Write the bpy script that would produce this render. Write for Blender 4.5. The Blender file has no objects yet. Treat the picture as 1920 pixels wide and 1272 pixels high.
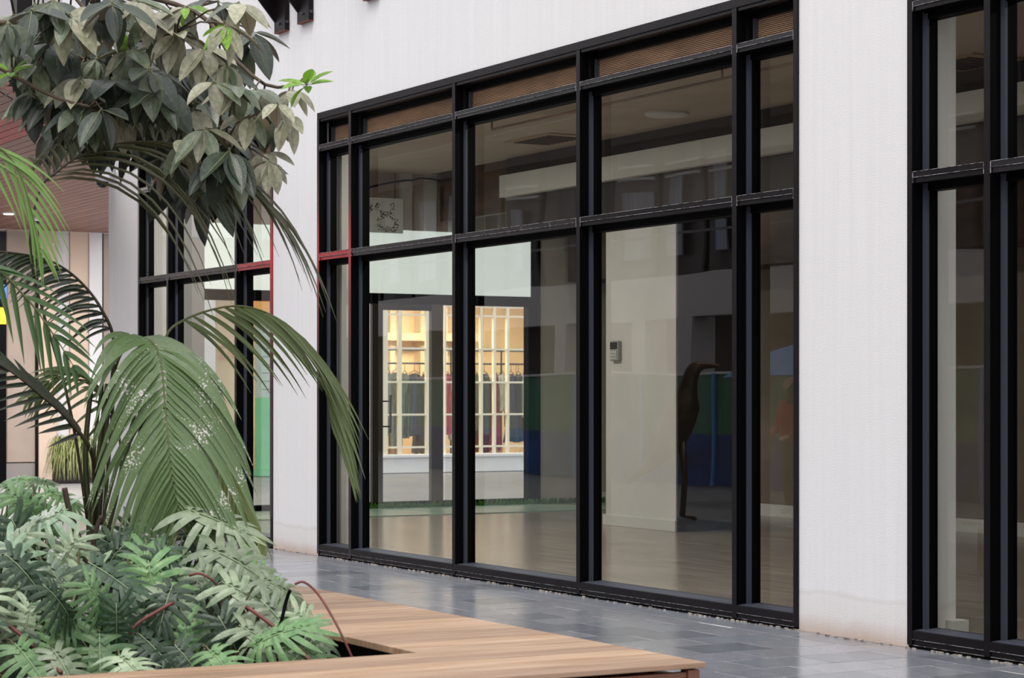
import bpy, bmesh, math, random
from math import sin, cos, pi, radians, sqrt
from mathutils import Vector, Matrix
random.seed(7)
SC = bpy.context.scene
COL = SC.collection
# ------------------------------------------------------------------ camera
F = 4100.0; CX = 960.0; HY = 741.0; CH = 1.5; CD = 8.395; TH = radians(29.25)
FW = Vector((-cos(TH), sin(TH), 0)); RT = Vector((sin(TH), cos(TH), 0)); UP = Vector((0, 0, 1))
CAM = Vector((0, -CD, CH))
cd = bpy.data.cameras.new('camera'); cam = bpy.data.objects.new('camera', cd); COL.objects.link(cam)
cam.matrix_world = Matrix((( RT.x, 0, -FW.x, CAM.x), (RT.y, 0, -FW.y, CAM.y), (0, 1, 0, CAM.z), (0, 0, 0, 1)))
cd.sensor_width = 36; cd.lens = F / 1920 * 36; cd.shift_y = (HY - 636) / 1920
cd.clip_start = .1; cd.clip_end = 300
cd.dof.use_dof = True; cd.dof.focus_distance = 15.0; cd.dof.aperture_fstop = 6.3
SC.camera = cam
# ------------------------------------------------------------------ sky, light, exposure
W = bpy.data.worlds.new('World'); SC.world = W; W.use_nodes = True
nt = W.node_tree; bg = nt.nodes['Background']
tc = nt.nodes.new('ShaderNodeTexCoord'); sp = nt.nodes.new('ShaderNodeSeparateXYZ'); rp = nt.nodes.new('ShaderNodeValToRGB')
nt.links.new(tc.outputs['Generated'], sp.inputs[0]); nt.links.new(sp.outputs['Z'], rp.inputs[0]); nt.links.new(rp.outputs[0], bg.inputs[0])
rp.color_ramp.elements[0].color = (.90, .90, .93, 1); rp.color_ramp.elements[1].color = (.93, .95, 1.0, 1)
bg.inputs[1].default_value = 1.55
sl = bpy.data.lights.new('sun', 'SUN'); sl.energy = 1.5; sl.angle = radians(25); sl.color = (1, .95, .88)
so = bpy.data.objects.new('sun', sl); COL.objects.link(so)
so.rotation_euler = Vector((-.25, .45, -1)).to_track_quat('-Z', 'Y').to_euler()
SC.view_settings.view_transform = 'Standard'; SC.view_settings.look = 'None'
SC.view_settings.gamma = 1; SC.view_settings.use_curve_mapping = False
SC.view_settings.exposure = 0.15

# ------------------------------------------------------------------ geometry of the view (used only to turn measurements into world positions)
def dv(px):
    k = (px - CX) / F
    return FW + RT * k
def P(px, py, t):
    v = dv(px) * t
    return Vector((v.x, v.y - CD, CH + (HY - py) / F * t))
def onY(px, py, Y):
    return P(px, py, (Y + CD) / dv(px).y)
def onX(px, py, X):
    return P(px, py, X / dv(px).x)
def onZ(px, py, z):
    return P(px, py, (z - CH) * F / (HY - py))
def MIR(px, py, t):
    p = P(px, py, t); return Vector((p.x, -p.y, p.z))
# ------------------------------------------------------------------ materials
MATS = {}
def srgb(c):
    return tuple(((v / 255) / 12.92 if v <= 10 else (((v / 255) + .055) / 1.055) ** 2.4) for v in c) + (1,)
def mat(name, c, rough=.6, c2=None, scale=8, stretch=(1, 1, 1), bump=0, metal=0, spec=.5, detail=4, coat=0, emit=None, estr=0, lo=.35, hi=.65, bscale=None):
    if name in MATS: return MATS[name]
    m = bpy.data.materials.new(name); m.use_nodes = True; n = m.node_tree; b = n.nodes['Principled BSDF']
    c = srgb(c); b.inputs['Base Color'].default_value = c; b.inputs['Roughness'].default_value = rough
    b.inputs['Metallic'].default_value = metal; b.inputs['Specular IOR Level'].default_value = spec
    b.inputs['Coat Weight'].default_value = coat
    if emit: b.inputs['Emission Color'].default_value = srgb(emit); b.inputs['Emission Strength'].default_value = estr
    t = n.nodes.new('ShaderNodeTexCoord'); mp = n.nodes.new('ShaderNodeMapping'); mp.inputs['Scale'].default_value = stretch
    n.links.new(t.outputs['Object'], mp.inputs[0])
    no = n.nodes.new('ShaderNodeTexNoise'); no.inputs['Scale'].default_value = scale; no.inputs['Detail'].default_value = detail
    n.links.new(mp.outputs[0], no.inputs[0])
    if c2:
        r = n.nodes.new('ShaderNodeValToRGB'); r.color_ramp.elements[0].position = lo; r.color_ramp.elements[1].position = hi
        r.color_ramp.elements[0].color = c; r.color_ramp.elements[1].color = srgb(c2)
        n.links.new(no.outputs[0], r.inputs[0]); n.links.new(r.outputs[0], b.inputs['Base Color'])
    if bump:
        n2 = no
        if bscale:
            n2 = n.nodes.new('ShaderNodeTexNoise'); n2.inputs['Scale'].default_value = bscale; n2.inputs['Detail'].default_value = 3
            n.links.new(t.outputs['Object'], n2.inputs[0])
        bp = n.nodes.new('ShaderNodeBump'); bp.inputs['Strength'].default_value = bump; bp.inputs['Distance'].default_value = .01
        n.links.new(n2.outputs[0], bp.inputs['Height']); n.links.new(bp.outputs[0], b.inputs['Normal'])
    MATS[name] = m; return m
def leafmat(name, c, c2, back, rough=.45, specks=0, trans=.15, spec=.5, scale=6):
    m = mat(name, c, rough, c2, scale, spec=spec, bump=.2, bscale=40)
    n = m.node_tree; b = n.nodes['Principled BSDF']; out = n.nodes['Material Output']
    src = b.inputs['Base Color'].links[0].from_socket
    oi = n.nodes.new('ShaderNodeObjectInfo'); hs = n.nodes.new('ShaderNodeHueSaturation')
    mr = n.nodes.new('ShaderNodeMapRange'); mr.inputs[3].default_value = .65; mr.inputs[4].default_value = 1.4
    n.links.new(oi.outputs['Random'], mr.inputs[0]); n.links.new(mr.outputs[0], hs.inputs['Value']); n.links.new(src, hs.inputs['Color'])
    g = n.nodes.new('ShaderNodeNewGeometry'); mx = n.nodes.new('ShaderNodeMix'); mx.data_type = 'RGBA'
    n.links.new(g.outputs['Backfacing'], mx.inputs[0]); n.links.new(hs.outputs[0], mx.inputs[6]); mx.inputs[7].default_value = srgb(back)
    last = mx.outputs[2]
    if specks:
        tc = n.nodes.new('ShaderNodeTexCoord'); vo = n.nodes.new('ShaderNodeTexNoise'); vo.inputs['Scale'].default_value = 95; vo.inputs['Detail'].default_value = 6
        big = n.nodes.new('ShaderNodeTexNoise'); big.inputs['Scale'].default_value = 5
        n.links.new(g.outputs['Position'], vo.inputs[0]); n.links.new(g.outputs['Position'], big.inputs[0])
        ad = n.nodes.new('ShaderNodeMath'); ad.operation = 'ADD'; n.links.new(vo.outputs[0], ad.inputs[0]); n.links.new(big.outputs[0], ad.inputs[1])
        gt = n.nodes.new('ShaderNodeMath'); gt.operation = 'GREATER_THAN'; gt.inputs[1].default_value = specks; n.links.new(ad.outputs[0], gt.inputs[0])
        m2 = n.nodes.new('ShaderNodeMix'); m2.data_type = 'RGBA'; n.links.new(gt.outputs[0], m2.inputs[0]); n.links.new(last, m2.inputs[6]); m2.inputs[7].default_value = srgb((205, 200, 196)); last = m2.outputs[2]
    n.links.new(last, b.inputs['Base Color'])
    tr = n.nodes.new('ShaderNodeBsdfTranslucent'); ms = n.nodes.new('ShaderNodeMixShader'); ms.inputs[0].default_value = trans
    n.links.new(last, tr.inputs[0]); n.links.new(b.outputs[0], ms.inputs[1]); n.links.new(tr.outputs[0], ms.inputs[2]); n.links.new(ms.outputs[0], out.inputs[0])
    return m
def glass(name, boost=1.6, tint=(235, 238, 235), wob=.0):
    m = bpy.data.materials.new(name); m.use_nodes = True; n = m.node_tree; n.nodes.clear()
    out = n.nodes.new('ShaderNodeOutputMaterial'); tr = n.nodes.new('ShaderNodeBsdfTransparent'); tr.inputs[0].default_value = srgb(tint)
    gl = n.nodes.new('ShaderNodeBsdfGlossy'); gl.inputs['Roughness'].default_value = .0
    fr = n.nodes.new('ShaderNodeFresnel'); fr.inputs[0].default_value = 1.52
    g = n.nodes.new('ShaderNodeNewGeometry')
    # the same reflectance whichever side of the sheet is seen
    io = n.nodes.new('ShaderNodeMix'); io.data_type = 'FLOAT'; io.inputs[2].default_value = 1.52; io.inputs[3].default_value = 1 / 1.52
    n.links.new(g.outputs['Backfacing'], io.inputs[0]); n.links.new(io.outputs[0], fr.inputs[0])
    mu = n.nodes.new('ShaderNodeMath'); mu.operation = 'MULTIPLY'; mu.inputs[1].default_value = boost; mu.use_clamp = True
    n.links.new(fr.outputs[0], mu.inputs[0])
    if wob:
        no = n.nodes.new('ShaderNodeTexNoise'); no.inputs['Scale'].default_value = .9; no.inputs['Detail'].default_value = 1
        n.links.new(g.outputs['Position'], no.inputs[0])
        bp = n.nodes.new('ShaderNodeBump'); bp.inputs['Strength'].default_value = wob; bp.inputs['Distance'].default_value = .05
        n.links.new(no.outputs[0], bp.inputs['Height']); n.links.new(bp.outputs[0], gl.inputs['Normal'])
    ms = n.nodes.new('ShaderNodeMixShader'); n.links.new(mu.outputs[0], ms.inputs[0]); n.links.new(tr.outputs[0], ms.inputs[1]); n.links.new(gl.outputs[0], ms.inputs[2])
    n.links.new(ms.outputs[0], out.inputs[0]); MATS[name] = m; return m
# white render: fine grain, faint vertical streaks, brown damp line low down
def render_mat():
    m = mat('white render', (240, 238, 238), .85, (234, 232, 233), 2.2, stretch=(9, 9, .25), bump=.3, bscale=130, lo=.3, hi=.8)
    n = m.node_tree; b = n.nodes['Principled BSDF']; src = b.inputs['Base Color'].links[0].from_socket
    g = n.nodes.new('ShaderNodeNewGeometry'); s = n.nodes.new('ShaderNodeSeparateXYZ'); n.links.new(g.outputs['Position'], s.inputs[0])
    no = n.nodes.new('ShaderNodeTexNoise'); no.inputs['Scale'].default_value = 3; n.links.new(g.outputs['Position'], no.inputs[0])
    ad = n.nodes.new('ShaderNodeMath'); ad.operation = 'MULTIPLY_ADD'; ad.inputs[1].default_value = .10; n.links.new(no.outputs[0], ad.inputs[0]); n.links.new(s.outputs['Z'], ad.inputs[2])
    r = n.nodes.new('ShaderNodeValToRGB'); e = r.color_ramp.elements
    e[0].position = .05; e[0].color = (.70, .56, .47, 1); e[1].position = .17; e[1].color = (.95, .92, .90, 1)
    x = r.color_ramp.elements.new(.28); x.color = (.97, .95, .94, 1); x = r.color_ramp.elements.new(.30); x.color = (.91, .89, .87, 1); x = r.color_ramp.elements.new(.33); x.color = (1, 1, 1, 1)
    n.links.new(ad.outputs[0], r.inputs[0])
    mx = n.nodes.new('ShaderNodeMix'); mx.data_type = 'RGBA'; mx.blend_type = 'MULTIPLY'; mx.inputs[0].default_value = 1
    n.links.new(src, mx.inputs[6]); n.links.new(r.outputs[0], mx.inputs[7]); n.links.new(mx.outputs[2], b.inputs['Base Color'])
    return m
render = render_mat()
steel = mat('black steel', (13, 8, 11), .4, (22, 16, 19), 5, bump=.1, bscale=60, spec=.22)
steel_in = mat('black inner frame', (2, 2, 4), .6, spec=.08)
alu = mat('grey glazing bead', (62, 65, 76), .5, spec=.3)
worn = mat('worn black steel', (24, 18, 22), .35, (150, 140, 138), 14, stretch=(3, 1, .6), lo=.62, hi=.86, bump=.1, bscale=60)
pale_strip = mat('pale joint strip', (150, 148, 150), .6, (60, 56, 58), 30, lo=.45, hi=.6)
redsteel = mat('steel with red height band', (60, 30, 34), .35)  # colour turns red at upper middle height, fading above and below
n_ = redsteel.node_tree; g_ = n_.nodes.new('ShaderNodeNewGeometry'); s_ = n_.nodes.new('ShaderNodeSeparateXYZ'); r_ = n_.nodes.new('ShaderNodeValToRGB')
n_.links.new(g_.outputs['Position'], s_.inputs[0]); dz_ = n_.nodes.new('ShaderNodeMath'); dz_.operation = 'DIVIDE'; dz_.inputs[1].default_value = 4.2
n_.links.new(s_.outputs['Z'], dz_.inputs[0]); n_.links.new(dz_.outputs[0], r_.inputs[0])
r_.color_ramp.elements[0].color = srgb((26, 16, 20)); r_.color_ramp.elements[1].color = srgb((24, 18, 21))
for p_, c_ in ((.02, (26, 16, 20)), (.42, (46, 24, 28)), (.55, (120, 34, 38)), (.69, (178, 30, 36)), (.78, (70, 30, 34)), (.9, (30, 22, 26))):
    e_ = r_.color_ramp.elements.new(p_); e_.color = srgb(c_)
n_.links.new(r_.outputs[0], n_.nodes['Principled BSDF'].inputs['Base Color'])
ventm = mat('brown louvre', (240, 206, 172), .6, (214, 182, 152), 3, stretch=(1, 1, 4))
G1 = glass('window glass', 1.3, (232, 234, 230), wob=.04)
G2 = glass('inner glass', 1.2)
# ------------------------------------------------------------------ mesh helpers
class MB:
    def __init__(s): s.v = []; s.f = []; s.mi = []
    def quad(s, a, b, c, d, m=0):
        i = len(s.v); s.v += [tuple(a), tuple(b), tuple(c), tuple(d)]; s.f.append((i, i+1, i+2, i+3)); s.mi.append(m)
    def box(s, x0, x1, y0, y1, z0, z1, m=0):
        x0, x1 = min(x0, x1), max(x0, x1); y0, y1 = min(y0, y1), max(y0, y1); z0, z1 = min(z0, z1), max(z0, z1)
        i = len(s.v); s.v += [(x0,y0,z0),(x1,y0,z0),(x1,y1,z0),(x0,y1,z0),(x0,y0,z1),(x1,y0,z1),(x1,y1,z1),(x0,y1,z1)]
        for q in ((0,3,2,1),(4,5,6,7),(0,1,5,4),(1,2,6,5),(2,3,7,6),(3,0,4,7)):
            s.f.append(tuple(i+k for k in q)); s.mi.append(m)
        return s
    def prism(s, poly, z0, z1, m=0):
        n = len(poly); i = len(s.v); s.v += [(p[0], p[1], z0) for p in poly] + [(p[0], p[1], z1) for p in poly]
        s.f.append(tuple(i + k for k in range(n))[::-1]); s.f.append(tuple(i + n + k for k in range(n))); s.mi += [m, m]
        for k in range(n):
            j = (k + 1) % n; s.f.append((i+k, i+j, i+n+j, i+n+k)); s.mi.append(m)
        return s
    def tube(s, pts, rad, seg=8, m=0, cap=True):
        pts = [Vector(p) for p in pts]; n = len(pts)
        rads = rad if isinstance(rad, (list, tuple)) else [rad] * n
        i0 = len(s.v); ref = None
        for k, p in enumerate(pts):
            t = (pts[min(k+1, n-1)] - pts[max(k-1, 0)]).normalized()
            if ref is None: ref = t.orthogonal().normalized()
            ref = (ref - t * ref.dot(t)).normalized(); bb = t.cross(ref)
            for a in range(seg):
                an = 2 * pi * a / seg; s.v.append(tuple(p + (ref * cos(an) + bb * sin(an)) * rads[k]))
        for k in range(n-1):
            for a in range(seg):
                b = (a + 1) % seg
                s.f.append((i0+k*seg+a, i0+k*seg+b, i0+(k+1)*seg+b, i0+(k+1)*seg+a)); s.mi.append(m)
        if cap:
            s.f.append(tuple(i0 + a for a in range(seg))[::-1]); s.mi.append(m)
            s.f.append(tuple(i0 + (n-1)*seg + a for a in range(seg))); s.mi.append(m)
        return s
    def lathe(s, c, prof, seg=16, m=0):
        i0 = len(s.v)
        for r, z in prof:
            for a in range(seg): s.v.append((c[0] + r*cos(2*pi*a/seg), c[1] + r*sin(2*pi*a/seg), c[2] + z))
        for k in range(len(prof)-1):
            for a in range(seg):
                b = (a+1) % seg; s.f.append((i0+k*seg+a, i0+k*seg+b, i0+(k+1)*seg+b, i0+(k+1)*seg+a)); s.mi.append(m)
        s.f.append(tuple(i0 + a for a in range(seg))[::-1]); s.mi.append(m)
        s.f.append(tuple(i0 + (len(prof)-1)*seg + a for a in range(seg))); s.mi.append(m)
        return s
    def mesh(s, name, mats, smooth=False):
        me = bpy.data.meshes.new(name); me.from_pydata(s.v, [], s.f)
        for mm in (mats if isinstance(mats, (list, tuple)) else [mats]): me.materials.append(mm)
        if any(s.mi): me.polygons.foreach_set('material_index', s.mi)
        if smooth: me.polygons.foreach_set('use_smooth', [True] * len(me.polygons))
        me.update(); return me
    def build(s, name, mats, parent=None, smooth=False, bevel=0, **kw):
        o = bpy.data.objects.new(name, s.mesh(name, mats, smooth)); COL.objects.link(o)
        if parent: o.parent = parent; o.matrix_parent_inverse = Matrix.Translation(-parent.location) if parent.location.length else Matrix()
        if bevel:
            b = o.modifiers.new('bevel', 'BEVEL'); b.width = bevel; b.segments = 2; b.limit_method = 'ANGLE'
        for k, v in kw.items(): o[k] = v
        return o
def link(name, me, parent, M=None):
    o = bpy.data.objects.new(name, me); COL.objects.link(o); o.parent = parent
    if parent and parent.location.length: o.matrix_parent_inverse = Matrix.Translation(-parent.location)
    if M is not None: o.matrix_basis = M
    return o
def thing(name, loc, label=None, category=None, group=None, kind=None):
    o = bpy.data.objects.new(name, None); COL.objects.link(o); o.location = loc; o.empty_display_size = .1
    if label: o['label'] = label
    if category: o['category'] = category
    if group: o['group'] = group
    if kind: o['kind'] = kind
    return o
def box1(name, b, m, parent=None, bevel=0, **kw):
    return MB().box(*b).build(name, m, parent, bevel=bevel, **kw)
STR = dict(kind='structure')
V = Vector
# ================================================================== THE BUILDING
XW2 = (-23.62, -19.76); XW1 = (-18.69, -11.25); XW3 = (-10.17, -5.2)
TOP = 4.13; PD = .36
XE = -25.0    # glazed end wall of the empty shop
XL = -24.66   # corner of the building
wf = MB()
wf.box(XL, -2.5, 0, PD, TOP, 8.5)
for a, b in ((XL, XW2[0]), (XW2[1], XW1[0]), (XW1[1], XW3[0]), (XW3[1], -2.5)):
    wf.box(a, b, 0, PD, 0, TOP)
wf.build('wall_front', render, **STR)
# ---- windows of the facade
def faced(name, b, m, parent, top=False):
    # steel section: lit face and dark flanks, shading put into the colours
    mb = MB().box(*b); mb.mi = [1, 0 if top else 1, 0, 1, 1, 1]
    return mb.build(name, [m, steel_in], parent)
def mullion(parent, x0, w=.052, z0=0.02, z1=TOP, red=False, side=1):
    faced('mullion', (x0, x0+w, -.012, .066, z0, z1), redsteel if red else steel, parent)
    m = MB(); m.box(x0-.02, x0+w+.035, .085, .158, z0, z1)
    m.build('inner_mullion', steel_in, parent)
    box1('glazing_bead', (x0-.019, x0+w+.036, .066, .086, z0+.06, 3.76), alu, parent)
def facade_window(name, X, mull, vents, reds=()):
    w = thing(name, (X[0], 0, 0), kind='structure')
    x0, x1 = X
    fw = .045
    fr = MB(); fr.box(x0, x1, -.014, .07, TOP-.06, TOP); fr.box(x1-fw, x1, -.014, .07, .02, TOP-.06)
    fr.box(x0, x1, -.005, .09, TOP-.085, TOP-.06)
    fr.build('frame', steel, w, bevel=.002)
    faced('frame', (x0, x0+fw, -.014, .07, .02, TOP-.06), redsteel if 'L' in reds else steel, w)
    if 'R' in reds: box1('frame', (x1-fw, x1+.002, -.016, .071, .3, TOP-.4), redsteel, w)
    ib = MB(); ib.box(x0+fw, x0+fw+.035, .085, .152, .05, TOP-.08); ib.box(x1-fw-.02, x1-fw, .085, .158, .05, TOP-.08); ib.box(x0+fw, x1-fw, .09, .158, TOP-.13, TOP-.085)
    ib.build('inner_frame', steel_in, w)
    box1('glazing_bead', (x0+fw, x0+fw+.037, .066, .086, .08, 3.76), alu, w)
    for i, mx in enumerate(mull): mullion(w, mx, red=(i in reds))
    edges = [x0 + fw] + [q for mx in mull for q in (mx, mx + .052)] + [x1 - fw]
    cells = [(edges[2*i], edges[2*i+1]) for i in range(len(edges)//2)]
    for i, (a, b) in enumerate(cells):
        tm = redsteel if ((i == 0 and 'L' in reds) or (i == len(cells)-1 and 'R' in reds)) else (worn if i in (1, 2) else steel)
        for (zt, h) in ((2.822, .068), (3.83, .06)):
            # two rails, one above the other, pale strips for efflorescence and painted joint highlight
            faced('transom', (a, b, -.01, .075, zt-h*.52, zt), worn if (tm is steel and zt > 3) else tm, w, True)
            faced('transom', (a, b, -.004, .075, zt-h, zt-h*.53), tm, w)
            jb = MB(); jb.box(a, b, -.0125, -.003, zt-h*.545, zt-h*.50); jb.box(a, a+.006, -.0125, -.009, zt-h, zt); jb.box(b-.005, b, -.0125, -.009, zt-h, zt); jb.box(a, b, -.0125, -.009, zt-.003, zt)
            jb.build('joint_strips', pale_strip, w)
            box1('inner_transom', (a, b, .075, .158, zt-h-.045, zt-.02), steel_in, w)
        # sill : two steps and a plinth
        sb = MB(); sb.box(a, b, -.012, .08, .055, .105); sb.build('sill', steel, w, bevel=.0015)
        sb = MB(); sb.box(a, b, -.006, .08, .02, .052); sb.build('sill', steel, w, bevel=.0015)
        sb = MB(); sb.quad((a, .0, .107), (b, .0, .107), (b, .158, .118), (a, .158, .118)); sb.box(a, b, .0, .158, .02, .106)
        sb.build('sill_top', alu, w)
        jb = MB(); jb.box(a, b, -.0125, -.004, .0525, .0555); jb.box(a, b, -.008, -.003, .018, .021); jb.build('joint_strips', pale_strip, w)
        # panes
        xa, xb = a - .002 + .03, b + .0
        for (z0, z1) in ((.115, 2.72), (2.80, 3.75)):
            pb = MB(); pb.quad((xa, .125, z0), (xb, .125, z0), (xb, .125, z1), (xa, .125, z1)); pb.build('pane', G1, w)
        # louvred vent above the upper rail
        vb = MB(); z = 3.84
        while z < TOP - .11:
            vb.quad((a+.05, .118, z), (b-.0, .118, z), (b-.0, .132, z+.0085), (a+.05, .132, z+.0085))
            vb.quad((a+.05, .132, z+.0085), (b-.0, .132, z+.0085), (b-.0, .132, z+.0125), (a+.05, .132, z+.0125)); z += .0125
        vb.build('vent_louvre', ventm, w, kind='stuff')
        box1('vent_backing', (a, b, .134, .16, 3.8, TOP-.06), steel_in, w)
        box1('vent_trim', (a+.035, a+.05, .095, .125, 3.83, TOP-.1), alu, w)
    box1('base_plinth', (x0, x1, -.002, .2, 0, .018), steel_in, w)
    return w
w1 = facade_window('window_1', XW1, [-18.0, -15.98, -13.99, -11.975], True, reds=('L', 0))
w2 = facade_window('window_2', XW2, [-22.70, -20.73], True, reds=('R',))
w3 = facade_window('window_3', XW3, [-9.50, -7.48], True)
# ---- interior of the empty shop
FZ = .06
woodf = mat('worn grey brown floor', (158, 146, 134), .2, (128, 118, 108), 1.6, stretch=(.5, 6, 1), bump=.04)
box1('floor', (XE, -2.6, PD-.16, 7.0, 0.0, FZ), woodf, **STR)
plaster = mat('plaster', (205, 203, 197), .8, (198, 196, 190), 2, bump=.1, bscale=60)
plasterB = mat('cream plaster', (196, 190, 180), .8, (186, 181, 172), 2)
ceilm = mat('beige ceiling', (176, 160, 146), .85, (168, 152, 138), 2)
darkc = mat('dark ceiling void', (34, 27, 25), .6, (52, 36, 28), 2)
box1('ceiling', (XE, -2.6, PD, 4.35, 4.32, 4.45), ceilm, **STR)
box1('ceiling_void', (XE, -2.6, 4.35, 7.0, 4.42, 4.5), darkc, **STR)
box1('wall_upper', (XL-.02, -2.6, PD, 7.1, 4.52, 8.5), render, **STR)
box1('wall_back', (XE-1.9, -23.5, 7.0, 7.15, 0, 4.5), mat('grey green wall', (150, 150, 138), .8), **STR)
box1('wall_back', (-23.5, -2.6, 7.0, 7.15, 0, 4.5), mat('taupe back wall', (122, 110, 94), .8, (112, 100, 86), 2), **STR)
box1('baseboard_back', (XE-1.9, -2.6, 6.975, 7.0, FZ, .2), plaster, **STR)
box1('wall_right', (-2.75, -2.6, PD, 7.0, 0, 4.5), MATS['taupe back wall'], **STR)
# downstand beams and ducts under the void
box1('trim_1', (-21.9, -3, 5.3, 5.7, 3.62, 3.98), plaster, **STR)
box1('trim_2', (-24.9, -3, 6.4, 6.98, 3.0, 4.42), mat('brown bulkhead', (92, 66, 48), .6, (66, 46, 36), 1.5, stretch=(1, 1, 3)), **STR)
box1('trim_5', (-22.8, -3, 4.2, 4.34, 3.85, 4.11), plaster, **STR)
box1('trim_6', (-22.8, -3, 4.3, 4.34, 3.45, 3.85), darkc, **STR)
box1('trim_7', (-22.8, -3, 4.3, 4.34, 4.11, 4.32), darkc, **STR)
box1('trim_8', (-24.9, -22.8, 4.5, 4.6, 3.72, 4.4), MATS['brown bulkhead'], **STR)
# column with skirting and keypad
cl = thing('wall_column', (-19.93, 4.35, FZ), kind='structure')
box1('shaft', (-20.63, -19.23, 4.35, 5.15, FZ, 4.30), plaster, cl, bevel=.004)
box1('dark_side_sheet', (-19.228, -19.2, 4.36, 5.16, FZ, 4.3), mat('dark column side', (26, 21, 19), .6), cl)  # thin dark sheet over the right side of the column
box1('skirting', (-20.66, -19.21, 4.325, 4.35, FZ, FZ+.12), plaster, cl, bevel=.004)
kx = onY(1155, 660, 4.33)
kp = thing('door_entry_keypad', (kx.x, 4.35, kx.z-.1), 'grey entry keypad with dark screen on the white column inside the empty shop', 'keypad')
box1('keypad_body', (kx.x-.085, kx.x+.085, 4.30, 4.35, kx.z-.1, kx.z+.12), mat('grey plastic', (150, 152, 148), .5), kp, bevel=.01)
box1('screen', (kx.x-.07, kx.x+.07, 4.296, 4.301, kx.z+.03, kx.z+.105), mat('dark screen', (35, 38, 40), .2), kp)
for i in range(3):
    for j in range(3): box1('button', (kx.x-.06+i*.044, kx.x-.03+i*.044, 4.292, 4.301, kx.z-.085+j*.035, kx.z-.062+j*.035), mat('pale button', (205, 207, 200), .5), kp)
# pale wall corner seen at the far right window + small skirting end
box1('trim_3', (-10.2, -10.1, PD-.08, PD+.04, FZ, .15), plaster, **STR)
box1('trim_4', (-23.75, -23.6, PD, .78, 0, 4.4), mat('grey partition', (168, 168, 168), .8), **STR)
box1('trim_9', (-19.9, -18.6, PD-.16, PD+.02, 0.0, 4.4), plaster, **STR)
# pale green strip by the end wall
box1('floor_strip', (XE+.05, -23.3, .6, 6.9, FZ, FZ+.012), mat('pale green floor', (150, 176, 152), .3, (136, 160, 138), 2), **STR)
gm = MB()
for i in range(1500):
    x = random.uniform(XE+.06, XE+.22); y = random.uniform(2.6, 6.9); h = random.uniform(.03, .09); a = random.uniform(0, pi)
    gm.quad((x, y, FZ), (x+.012*cos(a), y+.012*sin(a), FZ), (x+.01*cos(a)+.02, y+.012*sin(a), FZ+h), (x+.02, y, FZ+h))
gg = gm.build('artificial_grass', leafmat('turf', (64, 120, 40), (86, 140, 50), (60, 110, 40)))
gg['kind'] = 'stuff'; gg['label'] = 'green artificial grass strip along the foot of the glazed end wall'; gg['category'] = 'grass'
# ceiling fittings
lampm = mat('lit diffuser', (255, 240, 215), .5, emit=(255, 236, 205), estr=6)
def downlight(x, y, z, label, r=.13, lit=14):
    t = thing('ceiling_light', (x, y, z), label, 'ceiling light', 'round ceiling lights in the empty shop')
    MB().lathe((x, y, z-.03), [(r, 0), (r+.02, .01), (r+.02, .03)], 20).build('rim', plaster, t)
    MB().lathe((x, y, z-.034), [(r*.9, 0), (r*.92, .01)], 20).build('diffuser', lampm if lit else plaster, t)
    if lit:
        l = bpy.data.lights.new('ceiling_lamp', 'AREA'); l.shape = 'DISK'; l.size = r*2; l.energy = lit; l.color = (1, .93, .84)
        o = bpy.data.objects.new('ceiling_lamp', l); COL.objects.link(o); o.location = (0, 0, -.06); o.parent = t
    return t
p = onZ(1250, 212, 4.32); downlight(p.x, p.y, 4.32, 'flat round ceiling light above the middle pane of the empty shop', .2, 0)
for (x, lb) in ((-23.2, 'added long fill light near the glazed end wall'), (-20.6, 'added long fill light above the left hand window'), (-17.4, 'added long fill light above the narrow left pane'), (-14.2, 'added long fill light above the middle panes'), (-7.8, 'added long fill light above the right hand window')):
    t = thing('fill_light', (x, 1.25, 4.32), lb, 'ceiling light', 'added fill lights behind the shop windows')  # unseen fill lights added above the window heads to brighten the shop
    box1('housing', (x-.6, x+.6, 1.2, 1.3, 4.27, 4.32), plaster, t); box1('diffuser', (x-.58, x+.58, 1.21, 1.29, 4.255, 4.27), lampm, t)
    l = bpy.data.lights.new('fill_lamp', 'AREA'); l.shape = 'RECTANGLE'; l.size = 1.2; l.size_y = .1; l.energy = (35 if x < -22 else 90 if x < -19 else 42 if x < -10 else 20); l.color = (1, .95, .88)
    o = bpy.data.objects.new('fill_lamp', l); COL.objects.link(o); o.location = (0, 0, -.08); o.parent = t
downlight(-21.5, 5.9, 4.42, 'small round light in the dark ceiling void behind the column')
rl = MB(); a = onZ(922, 243, 4.14); b = onZ(1083, 205, 4.14)
rr = thing('ceiling_rail', (a.x, a.y, 4.14), 'thin brown rail hanging from a bracket below the beige ceiling', 'rail')
railm = mat('brown rail', (70, 50, 38), .5)
MB().tube([(a.x, a.y, 4.14), (a.x + 6, a.y, 4.14)], .012).build('rod', railm, rr)
for k in (0, 2.0, 4.0, 6.0): MB().tube([(a.x+k, a.y, 4.14), (a.x+k, a.y, 4.32)], .010).build('hanger', railm, rr)
def vent(px, py, lb, sx=.5):
    p = onZ(px, py, 4.31); t = thing('ceiling_vent', (p.x, p.y, 4.32), lb, 'vent')
    box1('surround', (p.x-sx, p.x+sx, p.y-.3, p.y+.3, 4.308, 4.32), mat('vent surround', (158, 134, 106), .6), t)
    for k in range(8): box1('slat', (p.x-sx+.1+k*(sx*2-.2)/8, p.x-sx+.14+k*(sx*2-.2)/8, p.y-.22, p.y+.22, 4.298, 4.307), railm, t)
vent(1030, 262, 'square slatted ceiling vent seen through the third pane from the left')
vent(1815, 118, 'slatted ceiling vent seen through the right hand window', .4)
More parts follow.
